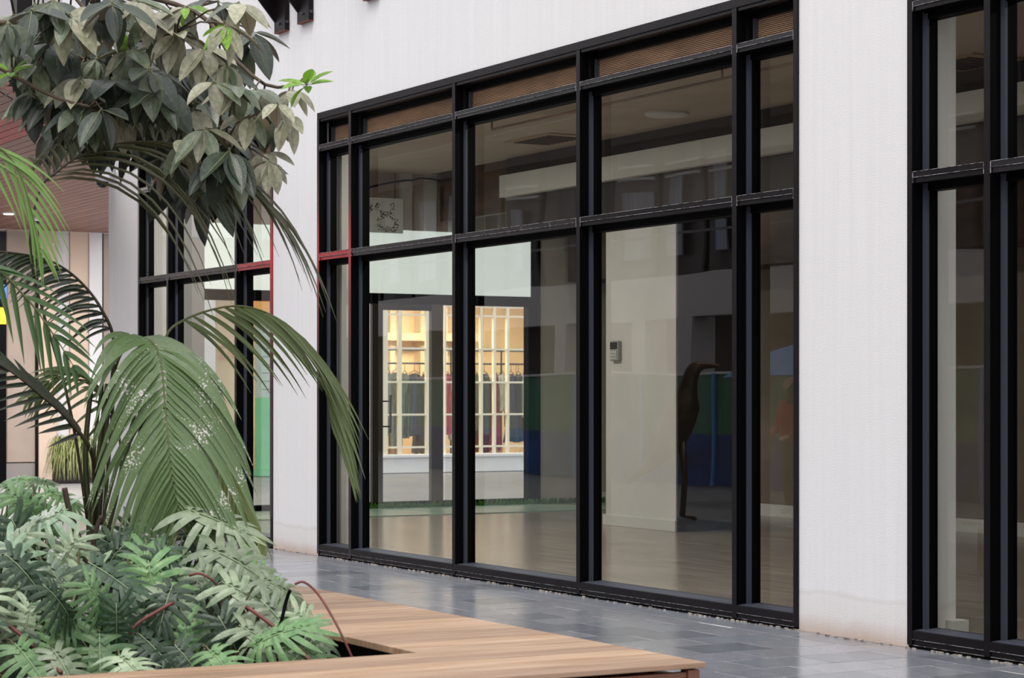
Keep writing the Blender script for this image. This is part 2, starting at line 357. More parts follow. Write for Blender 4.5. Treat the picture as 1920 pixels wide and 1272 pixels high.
# loose black cable hanging under the beam
pts = [onX(690 + k*14, 352 - 14*sin(k/4.0) - (4 if k > 6 else 0), XE+.075) for k in range(13)]
c = MB().tube(pts, .012, 6).build('cable', steel_in); c['label'] = 'black cable sagging across the upper wall at the shop end'; c['category'] = 'cable'
# ---- end wall (X = XE): white above a black header, glazed door and panes below
ew = thing('wall_end', (XE, 0, 0), kind='structure')
whitep = mat('white panel', (222, 226, 222), .6, (214, 219, 215), 1)
box1('upper_panel', (XE-.12, XE, PD, onX(995, 500, XE).y, 2.79, 3.6), mat('glowing white panel', (226, 230, 226), .6, emit=(226, 236, 232), estr=.7), ew)  # glow added as emission, with no lamp behind the panel
box1('upper_band', (XE-.12, XE-.001, PD, 7.0, 3.6, 4.45), mat('beige band', (172, 160, 148), .8), ew)
for k in range(5):
    y = onX(748 + k*46, 300, XE).y; box1('pilaster', (XE, XE+.06, y, y+.16, 3.6, 4.33), plaster, ew)
box1('dark_post', (XE-.14, XE+.02, onX(995, 500, XE).y, onX(1012, 500, XE).y, FZ, 4.3), steel_in, ew)
box1('end_return', (XE-.12, XE, onX(1012, 500, XE).y, 7.0, 0, 3.6), plasterB, ew)
e = thing('window_4', (XE, 1.2, 0), kind='structure')
yA = 1.25; yD0 = onX(700, 700, XE).y; yD1 = onX(717, 700, XE).y; yD2 = onX(808, 700, XE).y; yD3 = onX(830, 700, XE).y; yE = onX(995, 700, XE).y
box1('header', (XE-.1, XE+.03, yA, yE, 2.66, 2.79), steel_in, e)
box1('bottom_rail', (XE-.1, XE+.03, yA, yE, FZ, .14), steel_in, e)
for (a, b) in ((yA, yA+.06), (2.35, 2.42), (yE-.05, yE)): box1('post', (XE-.1, XE+.03, a, b, .14, 2.66), steel_in, e)
for (a, b) in ((yA+.06, 2.35), (2.42, yD0-.05), (yD3+.05, yE-.05)):
    m = MB(); m.quad((XE-.03, a, .14), (XE-.03, b, .14), (XE-.03, b, 2.66), (XE-.03, a, 2.66)); m.build('pane', G2, e)
dr = thing('door_1', (XE, yD0, 0), kind='structure')
greyf = mat('dark grey door frame', (52, 48, 46), .4)
greyl = mat('warm grey door post', (104, 98, 90), .4)
box1('door_stile', (XE-.06, XE+.02, yD0-.02, yD1, FZ, 2.66), greyf, dr, bevel=.004)
box1('door_stile', (XE-.06, XE+.02, yD2, yD3, FZ, 2.78), greyl, dr, bevel=.004)
box1('door_rail', (XE-.06, XE+.02, yD1, yD2, 2.58, 2.66), greyf, dr)
box1('door_rail', (XE-.06, XE+.02, yD1, yD2, FZ, .14), greyf, dr)
m = MB(); m.quad((XE-.02, yD1, .14), (XE-.02, yD2, .14), (XE-.02, yD2, 2.58), (XE-.02, yD1, 2.58)); m.build('pane', G2, dr)
hy = yD1 + .07
MB().tube([(XE+.09, hy, 1.02), (XE+.09, hy, 1.5)], .016).tube([(XE, hy-.08, 1.42), (XE+.09, hy, 1.42)], .01).tube([(XE, hy-.08, 1.1), (XE+.09, hy, 1.1)], .01).build('door_handle', steel, dr)
# lace print panel leaning above the header
lp = thing('printed_panel', (XE+.1, 3.6, 3.3), 'white square panel with black speckled lace print hung high inside the shop', 'sign')
a = onX(650, 368, XE+.14); b = onX(756, 438, XE+.14)
lace = mat('lace print', (214, 212, 206), .7, (40, 40, 42), 38, lo=.60, hi=.63, detail=8)
box1('board', (XE+.08, XE+.14, a.y, b.y, b.z, a.z), whitep, lp)
m = MB()
random.seed(3)
for (cu, cv, ru, rv, n) in ((.25, .72, .22, .2, 120), (.68, .72, .2, .2, 120), (.72, .28, .2, .3, 150), (.5, .1, .4, .1, 80)):
    for k in range(n):
        an = random.uniform(0, 2*pi); q = .6 + .5*random.random(); u = cu + ru*q*cos(an)*.9; v = cv + rv*q*sin(an)
        if sin(an) > .75 and rv == .2: continue
        y = a.y + (b.y-a.y)*u; z = b.z + (a.z-b.z)*v; s = random.uniform(.004, .010)
        if 0.03 < u < .97 and .03 < v < .97: m.quad((XE+.142, y-s, z), (XE+.142, y, z-s), (XE+.142, y+s, z), (XE+.142, y, z+s))
m.build('speckle_print', mat('black print', (40, 40, 42), .8), lp, kind='stuff')
MB().tube([(XE+.11, a.y+.1, a.z), (XE+.11, a.y+.1, 4.32)], .006).tube([(XE+.11, b.y-.1, a.z), (XE+.11, b.y-.1, 4.32)], .006).build('hanging_wire', railm, lp)
# ================================================================== THE ALLEY AND THE FACADE BEYOND IT (X = XA)
XA = -37.8
al = thing('wall_alley', (XA, 0, 0), kind='structure')
beige = mat('beige panel', (226, 204, 184), .7, (220, 196, 176), 1); palew = mat('pale grey panel', (218, 216, 218), .7); taupe = mat('taupe panel', (176, 160, 148), .6, (168, 152, 142), 2)
white2 = mat('white panel far', (236, 234, 236), .7)
def ya(px): return onX(px, 700, XA).y
segs = [(-60, 12, None), (12, 65, taupe), (70, 105, beige), (105, 130, palew), (130, 165, beige), (165, 190, white2), (193, 206, taupe), (206, 372, palew)]
for i, (a, b, m) in enumerate(segs):
    if m: box1('facade_panel', (XA-.1, XA + (.0, .03, .06)[i % 3], ya(a)+.01, ya(b)-.004, .0 if i > 1 else .32, 4.4), m, al)
box1('facade_panel', (XA-.1, XA+.01, ya(12), ya(65), 0, .3), mat('grey plinth', (150, 144, 142), .6), al)
box1('dark_joint', (XA-.1, XA+.05, ya(65), ya(70), 0, 4.4), steel, al)
box1('dark_joint', (XA-.1, XA+.02, ya(190), ya(193), 0, 4.4), steel_in, al)
box1('facade_backing', (XA-.3, XA-.12, -8, ya(400), 0, 9), taupe, al)
box1('facade_backing', (XA-.3, XA-.12, ya(400), 24, 3.8, 9), taupe, al)
# header zone above the far shops
box1('facade_panel', (XA-.1, XA+.02, ya(372), ya(1030), 3.42, 9.0), palew, al)
box1('facade_panel', (XA-.12, XA+.02, -8, ya(372), 4.4, 9.0), palew, al)
box1('wood_band', (XA-.05, XA+.04, ya(405), ya(520), 3.42, 3.62), mat('brown timber band', (150, 96, 60), .5, (120, 74, 44), 3, stretch=(1, 1, 8)), al)
box1('facade_panel', (XA-.1, XA+.05, ya(372), ya(402), 0.0, 3.42), white2, al)
# far shop left part: cream lit window with sale lettering, lamp and mint pillar
cream = mat('cream wall', (240, 220, 192), .8)
box1('facade_panel', (XA-.35, XA-.25, ya(402), ya(470), .5, 3.42), cream, al)
box1('facade_panel', (XA-.1, XA+.05, ya(380), ya(470), 0, .5), taupe, al)
box1('facade_panel', (XA-.1, XA+.05, ya(508), ya(716), 0, 3.42), white2, al)
mint = mat('mint green paint', (120, 200, 156), .5, (140, 210, 170), 1)
mp_ = thing('mint_pillar', (XA+.2, ya(490), 0), 'mint green pillar with grey price sheets across the alley, through the left window', 'pillar')
MB().box(XA+.05, XA+.35, ya(475), ya(503), .12, 1.45).build('pillar_lower', mint, mp_, bevel=.01)
MB().box(XA+.05, XA+.35, ya(475), ya(500), 1.45, 3.0).build('pillar_upper', mat('pale sheet', (196, 212, 208), .6, (170, 196, 190), 2), mp_)
for k in range(9): box1('sheet_line', (XA+.35, XA+.354, ya(477), ya(498), 1.6+k*.15, 1.612+k*.15), mat('grey line', (110, 120, 120), .6), mp_)
MB().box(XA+.03, XA+.42, ya(470), ya(508), 0, .12).build('base', mint, mp_)
gl = thing('globe_lamp', (XA+.35, ya(434), 3.3), 'small glowing white globe lamp below the timber band across the alley', 'lamp')
gp = onX(434, 542, XA+.3)
MB().lathe((gp.x, gp.y, gp.z-.06), [(.01, 0), (.045, .015), (.065, .06), (.045, .105), (.01, .12)], 14).build('globe', mat('lit globe', (255, 248, 235), .5, emit=(255, 246, 230), estr=7), gl, smooth=True)
MB().tube([(gp.x, gp.y, gp.z+.05), (XA+.04, gp.y, gp.z+.1)], .01).build('arm', steel, gl)
def lettering(txt, loc, size, rot, m, label, cat='sign', parent=None):
    cu = bpy.data.curves.new('lettering', 'FONT'); cu.body = txt; cu.size = size; cu.extrude = .004; cu.materials.append(m)
    o = bpy.data.objects.new('lettering', cu); COL.objects.link(o)
    o.location = loc; o.rotation_euler = rot; o['label'] = label; o['category'] = cat
    bpy.context.view_layer.update(); me = bpy.data.meshes.new_from_object(o.evaluated_get(bpy.context.evaluated_depsgraph_get())); me.name = 'lettering'
    q = bpy.data.objects.new('sale_lettering', me); COL.objects.link(q); q.matrix_world = o.matrix_world.copy(); q['label'] = label; q['category'] = cat
    bpy.data.objects.remove(o); return q
lt = onX(408, 674, XA-.2)
lettering('SALE', (XA-.19, lt.y, lt.z), .36, (pi/2, 0, pi/2), mat('faded red letters', (226, 170, 158), .7), 'faded red SALE lettering on the cream wall across the alley')
# clothes shop
yc0, yc1 = ya(714), ya(1030); zs, zt = .29, 3.25
cs = thing('window_5', (XA, yc0, 0), kind='structure')
cw = mat('cream window bars', (250, 240, 218), .5)
box1('plinth', (XA-.3, XA+.05, yc0-.02, yc1, 0, zs), white2, cs)
box1('window_ledge', (XA-.3, XA+.1, yc0-.02, yc1, zs, zs+.06), white2, cs, bevel=.01)
ys = [ya(q) for q in (717.5, 722.5, 749, 801, 832, 866, 901, 925.5, 950.5, 988, 1015)]
for i, y in enumerate(ys): box1('window_bar', (XA-.02, XA+.05, y-.028 - (.02 if i in (2, 3) else 0), y+.028, zs+.05, zt), cw, cs)
for z in (.49, 1.12, 1.75, 2.40, 3.05, 3.23): box1('window_bar', (XA-.01, XA+.04, yc0, yc1, z-.018, z+.018), cw, cs)
m = MB(); m.quad((XA-.05, yc0, zs), (XA-.05, yc1, zs), (XA-.05, yc1, zt), (XA-.05, yc0, zt)); m.build('pane', G2, cs)
box1('window_head', (XA-.3, XA+.05, yc0, yc1, zt, 3.42), mat('cream head', (232, 216, 190), .7), cs)
# its room
XB = XA - 3.0
rm = thing('wall_boutique', (XB, yc0, 0), kind='structure')
peach = mat('warm cream wall', (244, 220, 178), .8, (236, 208, 164), .8)
box1('back', (XB-.1, XB, yc0-3, yc1+3, 0, 3.8), peach, rm); box1('side', (XB, XA-.3, yc0-3, yc0-2.9, 0, 3.8), peach, rm); box1('side', (XB, XA-.3, yc1+2.9, yc1+3, 0, 3.8), peach, rm)
box1('ceiling_panel', (XB, XA-.3, yc0-3, yc1+3, 3.7, 3.8), peach, rm); box1('floor_panel', (XB, XA-.3, yc0-3, yc1+3, 0, .1), mat('warm floor', (170, 130, 96), .4), rm)
box1('shelf_box', (XB, XB+.5, ya(830), ya(1010), 2.62, 2.78), cream, rm); 
for q in (846, 905, 948, 985): box1('pilaster', (XB, XB+.3, ya(q), ya(q)+.12, 1.9, 3.7), cream, rm)
box1('grey_panel', (XB, XB+.06, ya(752), ya(792), 1.7, 3.7), mat('taupe back panel', (168, 146, 122), .7), rm)
for q in (735, 790, 870, 960):
    l = bpy.data.lights.new('boutique_lamp', 'AREA'); l.size = .6; l.energy = 72; l.color = (1, .88, .70)
    o = bpy.data.objects.new('boutique_lamp', l); COL.objects.link(o)
    t = thing('boutique_ceiling_light', (XA-.7, ya(q)+.3, 3.7), {735: 'square warm ceiling light above the grey trousers at the left of the clothes shop', 790: 'square warm ceiling light above the charcoal dress', 870: 'square warm ceiling light behind the black mullion', 960: 'square warm ceiling light above the white blouse at the right of the clothes shop'}[q], 'ceiling light', 'warm ceiling lights of the clothes shop')
    box1('diffuser', (XA-.95, XA-.42, ya(q)-.05, ya(q)+.65, 3.66, 3.7), lampm, t); o.parent = t; o.location = (0, 0, -.06)
# clothes rail and garments
rail = thing('clothes_rail', (XA-.55, yc0, 0), 'long steel clothes rail along the window of the clothes shop', 'clothes rail')
MB().tube([(XA-.55, yc0-.3, 2.12), (XA-.55, yc1+.2, 2.12)], .018).build('rod', alu, rail)
MB().tube([(XA-.55, yc0-.3, 2.38), (XA-.55, yc1+.2, 2.38)], .014).build('upper_rod', alu, rail)
for y in (yc0-.3, ya(775), ya(870), ya(965), yc1+.2): MB().tube([(XA-.55, y, .1), (XA-.55, y, 2.4)], .018).build('upright', alu, rail)
def garment(px, wpx, ztop, zbot, col, label, kind='dress', c2=None, x=None):
    X = x or XA-.55; y = onX(px, 700, X).y; w = wpx/97.0*.5*1.45
    g = thing('hanging_garment', (X, y, ztop), label, 'garment', 'clothes hanging behind the white window bars')
    m = MB(); nu, nz = 12, 9
    rng = random.Random(int(px)); ph = rng.uniform(0, 6)
    pt = []
    for j in range(nz+1):
        v = j/nz; z = ztop - .05 - (ztop-zbot-.05)*v
        if kind == 'trousers': hw = w*(.8+.05*v)
        elif kind == 'top': hw = w*(.62+.5*min(1, v*3.0))*(1-.12*v)
        else: hw = w*(.5+.45*min(1, v*4.0)+.25*v*v)
        for i in range(nu+1):
            u = i/nu*2-1
            d = .035*(1-u*u)*1.2 + .02*sin(u*9+ph+v*1.2)*min(1, v*2+.3)
            if kind == 'trousers' and v > .3: d *= abs(u)**.4 if abs(u) < .12 else 1
            zz = z - (.05*abs(u) if j == 0 else 0) + (.015*sin(u*7+ph) if j == nz else 0)
            pt.append((u*hw, d, zz))
    for s in (1, -1):
        b0 = len(m.v)
        for (u, d, z) in pt: m.v.append((X + s*(d+.02), y + u, z))
        for j in range(nz):
            for i in range(nu):
                q = b0 + j*(nu+1) + i; m.f.append((q, q+1, q+nu+2, q+nu+1) if s > 0 else (q+1, q, q+nu+1, q+nu+2)); m.mi.append(0)
    cm = mat('cloth %s' % (str(col)), col, .85, c2 or tuple(int(v*.75) for v in col), 9, stretch=(1, 6, 1), bump=.2)
    m.build('cloth', cm, g, smooth=True)
    MB().tube([(X, y-w*.5, ztop-.06), (X, y, ztop), (X, y+w*.5, ztop-.06)], .008, 5).tube([(X, y, ztop), (X, y, 2.12)], .005, 5).build('hanger', railm, g)
G = [(728, 12, 2.0, .7, (150, 160, 156), 'pale grey garment half hidden by the door frame', 'top'),
     (742, 22, 2.0, .5, (150, 160, 152), 'grey green trousers with dark hems on the left of the rail', 'trousers'),
     (759, 14, 1.98, .66, (150, 158, 146), 'pale sage trousers beside the thick window bar', 'trousers'),
     (777, 34, 1.98, .7, (100, 94, 94), 'wide charcoal dress in the middle of the door pane', 'dress'),
     (797, 16, 1.98, .62, (132, 114, 116), 'dusky purple dress right of the charcoal dress', 'dress'),
     (815, 18, 1.98, .85, (70, 62, 64), 'dark dress behind the grey door post', 'dress'),
     (836, 20, 1.98, .72, (220, 80, 96), 'bright raspberry red top beside the door post', 'top'),
     (851, 12, 1.98, .62, (222, 216, 204), 'long white dress behind the black mullion', 'dress'),
     (868, 18, 1.98, .8, (66, 84, 80), 'dark green shirt hidden by the black mullion', 'top'),
     (891, 16, 1.98, .8, (130, 134, 124), 'grey green shirt at the left of the second pane', 'top'),
     (908, 22, 1.98, .72, (96, 92, 92), 'dark grey jacket with sloping sleeve', 'top'),
     (928, 16, 1.98, .4, (170, 40, 64), 'long crimson dress with a tied hem', 'dress'),
     (941, 17, 1.98, 1.18, (234, 230, 220), 'short white blouse beside the crimson dress', 'top'),
     (958, 19, 1.98, .85, (96, 80, 84), 'dark patterned shirt right of the white blouse', 'top'),
     (972, 16, 1.98, .85, (100, 80, 84), 'dark brown shirt second from the right', 'top'),
     (985, 16, 1.98, 1.05, (220, 226, 232), 'white shirt with blue shading at the right end', 'top'),
     (1002, 16, 1.98, 1.05, (60, 70, 110), 'blue shirt hidden at the right end of the rail', 'top')]
for g in G: garment(*g)
for (px, w, z0, z1, col, lb) in ((787, 20, .35, .95, (150, 138, 118), 'beige knitted skirt on the low rail'), (800, 14, .35, .9, (60, 48, 44), 'dark skirt on the low rail beside the beige one'),
                             (905, 40, .35, .9, (120, 52, 62), 'folded dark red cloth on the low shelf'), (968, 34, .55, .98, (44, 74, 100), 'teal blue jeans on the low rail')):
    garment(px, w, z1, z0, col, lb, 'dress', x=XA-.75)
lo = thing('low_shelf', (XA-.7, yc0, .1), 'low wooden shelf holding boxes in the clothes shop window', 'shelf')
box1('board', (XA-.95, XA-.45, yc0-.2, yc1, .28, .32), cream, lo); box1('support', (XA-.95, XA-.45, yc0-.2, yc0-.15, .1, .28), cream, lo); box1('support', (XA-.95, XA-.45, yc1-.05, yc1, .1, .28), cream, lo)
for px, w, h, lb in ((740, .26, .16, 'tan cardboard box at the left of the low shelf'), (762, .22, .12, 'tan cardboard box left of the thick window bar'), (845, .3, .14, 'tan cardboard box beside the door post'), (957, .2, .1, 'small tan cardboard box on the right of the low shelf')):
    y = ya(px); t = thing('cardboard_box', (XA-.6, y, .32), lb, 'box', 'boxes on the low shelf')
    box1('carton', (XA-.75, XA-.5, y-w/2, y+w/2, .32, .32+h), mat('card', (196, 150, 110), .8), t); box1('lid', (XA-.755, XA-.495, y-w/2-.005, y+w/2+.005, .32+h, .335+h), mat('card lid', (210, 168, 128), .8), t)
# far left: totem sign, soffit, pot, cameras
sg = thing('sign_totem', (onX(4, 900, -35.6).x, onX(0, 900, -35.6).y, 0), 'black sign panel with blue and yellow blocks at the left edge', 'sign')
def yb(px, X=-35.6): return onX(px, 700, X).y
box1('panel', (-35.8, -35.6, yb(-60), yb(12), 0, 4.2), steel_in, sg)
box1('blue_block', (-35.6, -35.59, yb(-55), yb(12), onX(0, 560, -35.6).z, onX(0, 534, -35.6).z), mat('blue print', (30, 84, 168), .5), sg)
box1('yellow_block', (-35.6, -35.59, yb(-55), yb(11), onX(0, 608, -35.6).z, onX(0, 577, -35.6).z), mat('yellow print', (236, 204, 30), .5), sg)
# timber soffit over the alley mouth
sf = thing('ceiling_alley', (-30, 0, 4.4), kind='structure')
pk = [mat('soffit plank a', (150, 112, 100), .5, (132, 98, 88), 2, stretch=(.4, 5, 1)), mat('soffit plank b', (140, 96, 84), .5, (124, 84, 74), 2, stretch=(.4, 5, 1)), mat('soffit plank red', (176, 62, 58), .5, (150, 52, 50), 2, stretch=(.4, 5, 1))]
y = -3.0; k = 0; pw = .165
while y < 4.5:
    xe = XL - .25 if y > -.1 else XL - .25 + (-y)*1.8
    x = -37.7
    while x < xe - .2:
        x2 = min(x + 4.1 + (.9 if k % 2 and x < -37 else 0), xe)
        box1('plank', (x+.004, x2-.004, y+.006, y+pw-.008, 4.4, 4.425), pk[2] if (-1.95 < y < -1.2 and x > -28) else pk[(k*3+int(x)) % 2], sf)
        x = x2
    y += pw; k += 1
box1('backing', (-37.7, XL-.25, -.1, 4.55, 4.426, 4.6), steel_in, sf)
MB().prism([(-37.7, -3.05), (XL-.25+5.4, -3.05), (XL-.25, -.05), (-37.7, -.05)], 4.426, 4.6).build('backing', steel_in, sf)
MB().prism([(-37.7, -3.1), (XL-.2+5.4, -3.1), (XL-.2, -.06), (XL-.26, -.06), (XL-.26+5.36, -3.06), (-37.7, -3.06)], 4.40, 4.6).build('fascia', render, sf)
# balcony behind the tree: posts, plants
bp_ = thing('balcony_wall', (-24, -2.2, 4.6), kind='structure')
box1('parapet', (-37, -25, -.6, -.45, 4.6, 6.6), mat('grey balcony wall', (190, 186, 190), .7), bp_)
for px in (42, 170): 
    p = P(px, 60, 22.5); box1('post', (p.x-.08, p.x+.08, p.y-.08, p.y+.08, 4.6, 6.2), steel, bp_)
def grass_tuft(name, p, n, h, spread, mats, label, group=None, down=False, cat='plant'):
    t = thing(name, p, label, cat, group)
    m = MB(); rng = random.Random(int(p.x*100))
    for i in range(n):
        a = rng.uniform(0, 2*pi); r = spread*sqrt(rng.random()); L = h*rng.uniform(.5, 1.1); w = rng.uniform(.006, .012)
        d = V((cos(a), sin(a), 0)); s = V((-sin(a), cos(a), 0)); prev = None
        base = p + V((rng.uniform(-.12, .12), rng.uniform(-.12, .12), 0))
        for q in range(7):
            u = q/6; z = L*(1.7*u-1.5*u*u) if not down else L*(.55*sin(u*pi*.9)) - L*1.0*u*u
            c = base + d*(r*1.6*u) + V((0, 0, z)); ww = w*(1-u**2)
            if prev: m.quad(prev[0], prev[1], c+s*ww, c-s*ww)
            prev = (c-s*ww, c+s*ww)
    m.build('foliage', mats, t, kind='stuff'); return t
lg = leafmat('strappy green', (86, 120, 50), (120, 146, 70), (110, 140, 70))
for px in (48, 75, 20): 
    p = P(px, 104, 22.3); grass_tuft('balcony_grass', V((p.x, p.y, 4.6)), 60, .7, .35, lg, 'spiky green grass on the balcony behind the tree', 'balcony grasses behind the tree')
# spider plant in a trough
pc = onZ(128, 905, 0)
sp_ = thing('spider_plant', (pc.x, pc.y, 0), 'bushy spider plant spilling over a dark trough by the beige panels', 'plant')
box1('trough', (pc.x-.2, pc.x+.2, pc.y-.22, pc.y+.42, 0, .42), mat('dark pot', (36, 26, 24), .6), sp_)
m = MB(); rng = random.Random(5)
for i in range(900):
    yb0 = rng.uniform(-.2, .4); xb0 = rng.uniform(-.18, .18); a = rng.uniform(0, 2*pi); L = rng.uniform(.3, .85)
    d = V((cos(a), sin(a), 0)); s = V((-sin(a), cos(a), 0)); prev = None; base = V((pc.x+xb0, pc.y+yb0, rng.uniform(.4, .75))); w = rng.uniform(.007, .013)
    for q in range(7):
        u = q/6; c = base + d*(.42*L*u) + V((0, 0, L*(.75*u-1.35*u*u)))
        if c.z < .05: c.z = .05
        ww = w*(1-u*u*.9)
        if prev: m.quad(prev[0], prev[1], c+s*ww, c-s*ww)
        prev = (c-s*ww, c+s*ww)
m.build('foliage', leafmat('spider plant leaf', (128, 140, 70), (176, 180, 120), (150, 160, 100)), sp_, kind='stuff')
def dome_cam(px, py, t, lb, bracket=True):
    p = P(px, py, t); o = thing('security_camera', p, lb, 'camera')
    w_ = mat('camera white', (232, 232, 234), .4)
    MB().lathe((p.x, p.y, p.z-.07), [(.075, .07), (.09, .06), (.09, .12), (.06, .14)], 18).build('housing', w_, o, smooth=True)
    MB().lathe((p.x, p.y, p.z-.07), [(.01, -.012), (.045, 0), (.068, .03), (.075, .07)], 18).build('dome', mat('smoked dome', (18, 18, 20), .1), o, smooth=True)
    if bracket:
        box1('mount', (p.x-.12, XL+.22, p.y-.06, -.0, p.z+.06, p.z+.2), w_, o, bevel=.01)
        MB().tube([(XL+.15, -.02, p.z+.18), (XL+.32, -.03, p.z+.18), (XL+.38, -.03, p.z+.1), (XL+.42, -.03, p.z-.06)], .012).build('conduit', mat('grey conduit', (200, 200, 204), .5), o)
    else: MB().tube([p + V((0, 0, .06)), V((p.x, p.y, 4.4))], .04).build('mount', w_, o)
for k, (x, y_) in enumerate(((-30.5, -1.8), (-29.5, 2.9), (-34.5, -.6), (-34.2, 1.6))):  # round fill lamps added under the soffit to brighten the alley
    t = thing('soffit_fill', (x, y_, 4.4), ('added round fill light nearest the court', 'added round fill light beside the white building corner', 'added round fill light at the far left of the alley', 'added round fill light nearest the beige panels')[k], 'ceiling light', 'added fill lights under the alley soffit')
    MB().lathe((x, y_, 4.375), [(.09, 0), (.11, .01), (.11, .025)], 16).build('rim', plaster, t); MB().lathe((x, y_, 4.37), [(.08, 0), (.085, .008)], 16).build('diffuser', lampm, t)
    l = bpy.data.lights.new('soffit_fill_lamp', 'AREA'); l.shape = 'DISK'; l.size = .3; l.energy = 230; l.color = (1, .95, .9)
    o = bpy.data.objects.new('soffit_fill_lamp', l); COL.objects.link(o); o.location = (0, 0, -.06); o.parent = t
dome_cam(192, 340, 25.3, 'white dome camera on the corner of the white building')
pp = onZ(68, 416, 4.3); dome_cam(68, 414, (4.33-1.5)*F/(741-414), 'small dome camera under the timber soffit', False)
# brackets on the facade high up
def bracket(px0, px1, zb, gy, lb):
    xa = onY(px0, 60, 0).x; xb = onY(px1, 60, 0).x
    t = thing('awning_bracket', (xa, 0, zb), lb, 'bracket', None)
    box1('wall_channel', (xa, xb, -.05, 0, zb, zb+1.2), steel, t, bevel=.003)
    gm = MB(); i = 0; X0, X1 = xa+.01, xa+.03
    poly = [(-.05, zb+.1), (-.32, zb+.42), (-.32, zb+1.2), (-.05, zb+1.2)]
    for X in (X0, X1):
        for (yy, zz) in poly: gm.v.append((X, yy, zz))
    gm.f = [(0, 1, 2, 3), (7, 6, 5, 4), (0, 4, 5, 1), (1, 5, 6, 2), (2, 6, 7, 3), (3, 7, 4, 0)]; gm.mi = [0]*6
    gm.build('gusset_plate', steel, t)
    box1('rust_edge', (xa, xb, -.052, 0, zb-.004, zb+.004), mat('rust', (110, 60, 44), .8), t)
    for (dy, dz) in ((-.2, .5), (-.03, .08)):
        p = V((xb if dy > -.1 else X1, dy, zb+dz)); MB().tube([p, p+V((.012, 0, 0))], .016, 8).build('bolt', alu, t)
    p = V(((xa+xb)/2, -.05, zb+.08)); MB().tube([p, p+V((0, -.012, 0))], .014, 8).build('bolt', alu, t)
bracket(523, 543, onY(523, 64, 0).z, 0, 'black steel bracket on the white wall, the lower left one')
bracket(566, 588, onY(566, 46, 0).z, 0, 'black steel bracket on the white wall, right of the lower one')
bracket(690, 712, onY(690, 2, 0).z, 0, 'black steel bracket just showing at the top edge right of the others')
# ================================================================== PAVEMENT
gr = mat('pavement base', (84, 86, 92), .4)
n = gr.node_tree; bt = n.nodes.new('ShaderNodeTexBrick'); bt.inputs['Scale'].default_value = 1; bt.inputs['Brick Width'].default_value = .5; bt.inputs['Row Height'].default_value = .35; bt.inputs['Mortar Size'].default_value = .004
bt.inputs['Color1'].default_value = srgb((128, 128, 132)); bt.inputs['Color2'].default_value = srgb((140, 138, 138)); bt.inputs['Mortar'].default_value = srgb((140, 140, 140))
g_ = n.nodes.new('ShaderNodeNewGeometry'); n.links.new(g_.outputs['Position'], bt.inputs[0]); n.links.new(bt.outputs[0], n.nodes['Principled BSDF'].inputs['Base Color'])
pv = thing('floor_pavement', (-16, -2, 0), kind='structure')
box1('pavement_base', (-60, 10, -22, 30, -.2, -.0125), gr, pv)
box1('grout', (-26, -4, -6.2, .0, -.012, -.0016), mat('pale grout', (205, 205, 205), .7, (120, 122, 126), 3), pv)
tmats = [mat('slate tile %d' % i, c, .20, c2, 5, stretch=(1, 1.5, 1), bump=.05, bscale=9, spec=.7) for i, (c, c2) in enumerate([((124, 128, 136), (136, 140, 148)), ((132, 134, 142), (142, 144, 152)), ((108, 112, 120), (122, 126, 134)), ((140, 142, 148), (128, 130, 138))])]
tw, tl, gp_ = .36, .5, .0045
tiles = []
x = -26.0; kx_ = 0
while x < -4:
    y = -6.2 + (kx_*.19 % tl) - tl
    while y < -.26:
        y0, y1 = max(y, -6.2), min(y+tl, -.26)
        if y1-y0 > .05: tiles.append((x, x+tw, y0, y1))
        y += tl
    x += tw; kx_ += 1
x = -26.0
while x < -4: tiles.append((x, x+.6, -.26, -.0)); x += .6
def vis(t):
    c = V(((t[0]+t[1])/2, (t[2]+t[3])/2 + CD, 0)); d_ = c.dot(FW); s = CX + F*c.dot(RT)/d_; yy = HY + CH*F/d_
    return (200 < s < 1960 and yy < 1300 and t[3] > -3.9), d_
tv = sorted([t for t in tiles if vis(t)[0]], key=lambda t: vis(t)[1])
near = tv[:290]; ns = set(near); rest = [t for t in tiles if t not in ns]
cache = {}
for i, t in enumerate(near):
    key = (round(t[1]-t[0], 3), round(t[3]-t[2], 3), random.Random(i*7).randrange(4))
    if key not in cache:
        w_, l_ = key[0]/2-gp_, key[1]/2-gp_
        cache[key] = MB().box(-w_, w_, -l_, l_, -.012, 0).mesh('tile', tmats[key[2]])
    link('tile', cache[key], pv, Matrix.Translation(((t[0]+t[1])/2, (t[2]+t[3])/2, random.uniform(-.0008, 0))))
m = MB()
for i, t in enumerate(rest): m.box(t[0]+gp_, t[1]-gp_, t[2]+gp_, t[3]-gp_, -.012, -.001, i % 4)
m.build('tile_field', tmats, pv, kind='stuff')
# crumbs of old mortar along the frame foot
m = MB(); rng = random.Random(2)
for i in range(420):
    x = rng.uniform(-23.6, -5.5); y = -rng.uniform(.0, .035); s = rng.uniform(.004, .016)
    m.box(x, x+s*2.2, y-s*.7, y, 0, s*.6)
cr = m.build('mortar_crumbs', mat('mortar crumb', (196, 186, 176), .9, (110, 96, 88), 20)); cr['kind'] = 'stuff'; cr['label'] = 'crumbled pale mortar along the foot of the black window frames'; cr['category'] = 'debris'
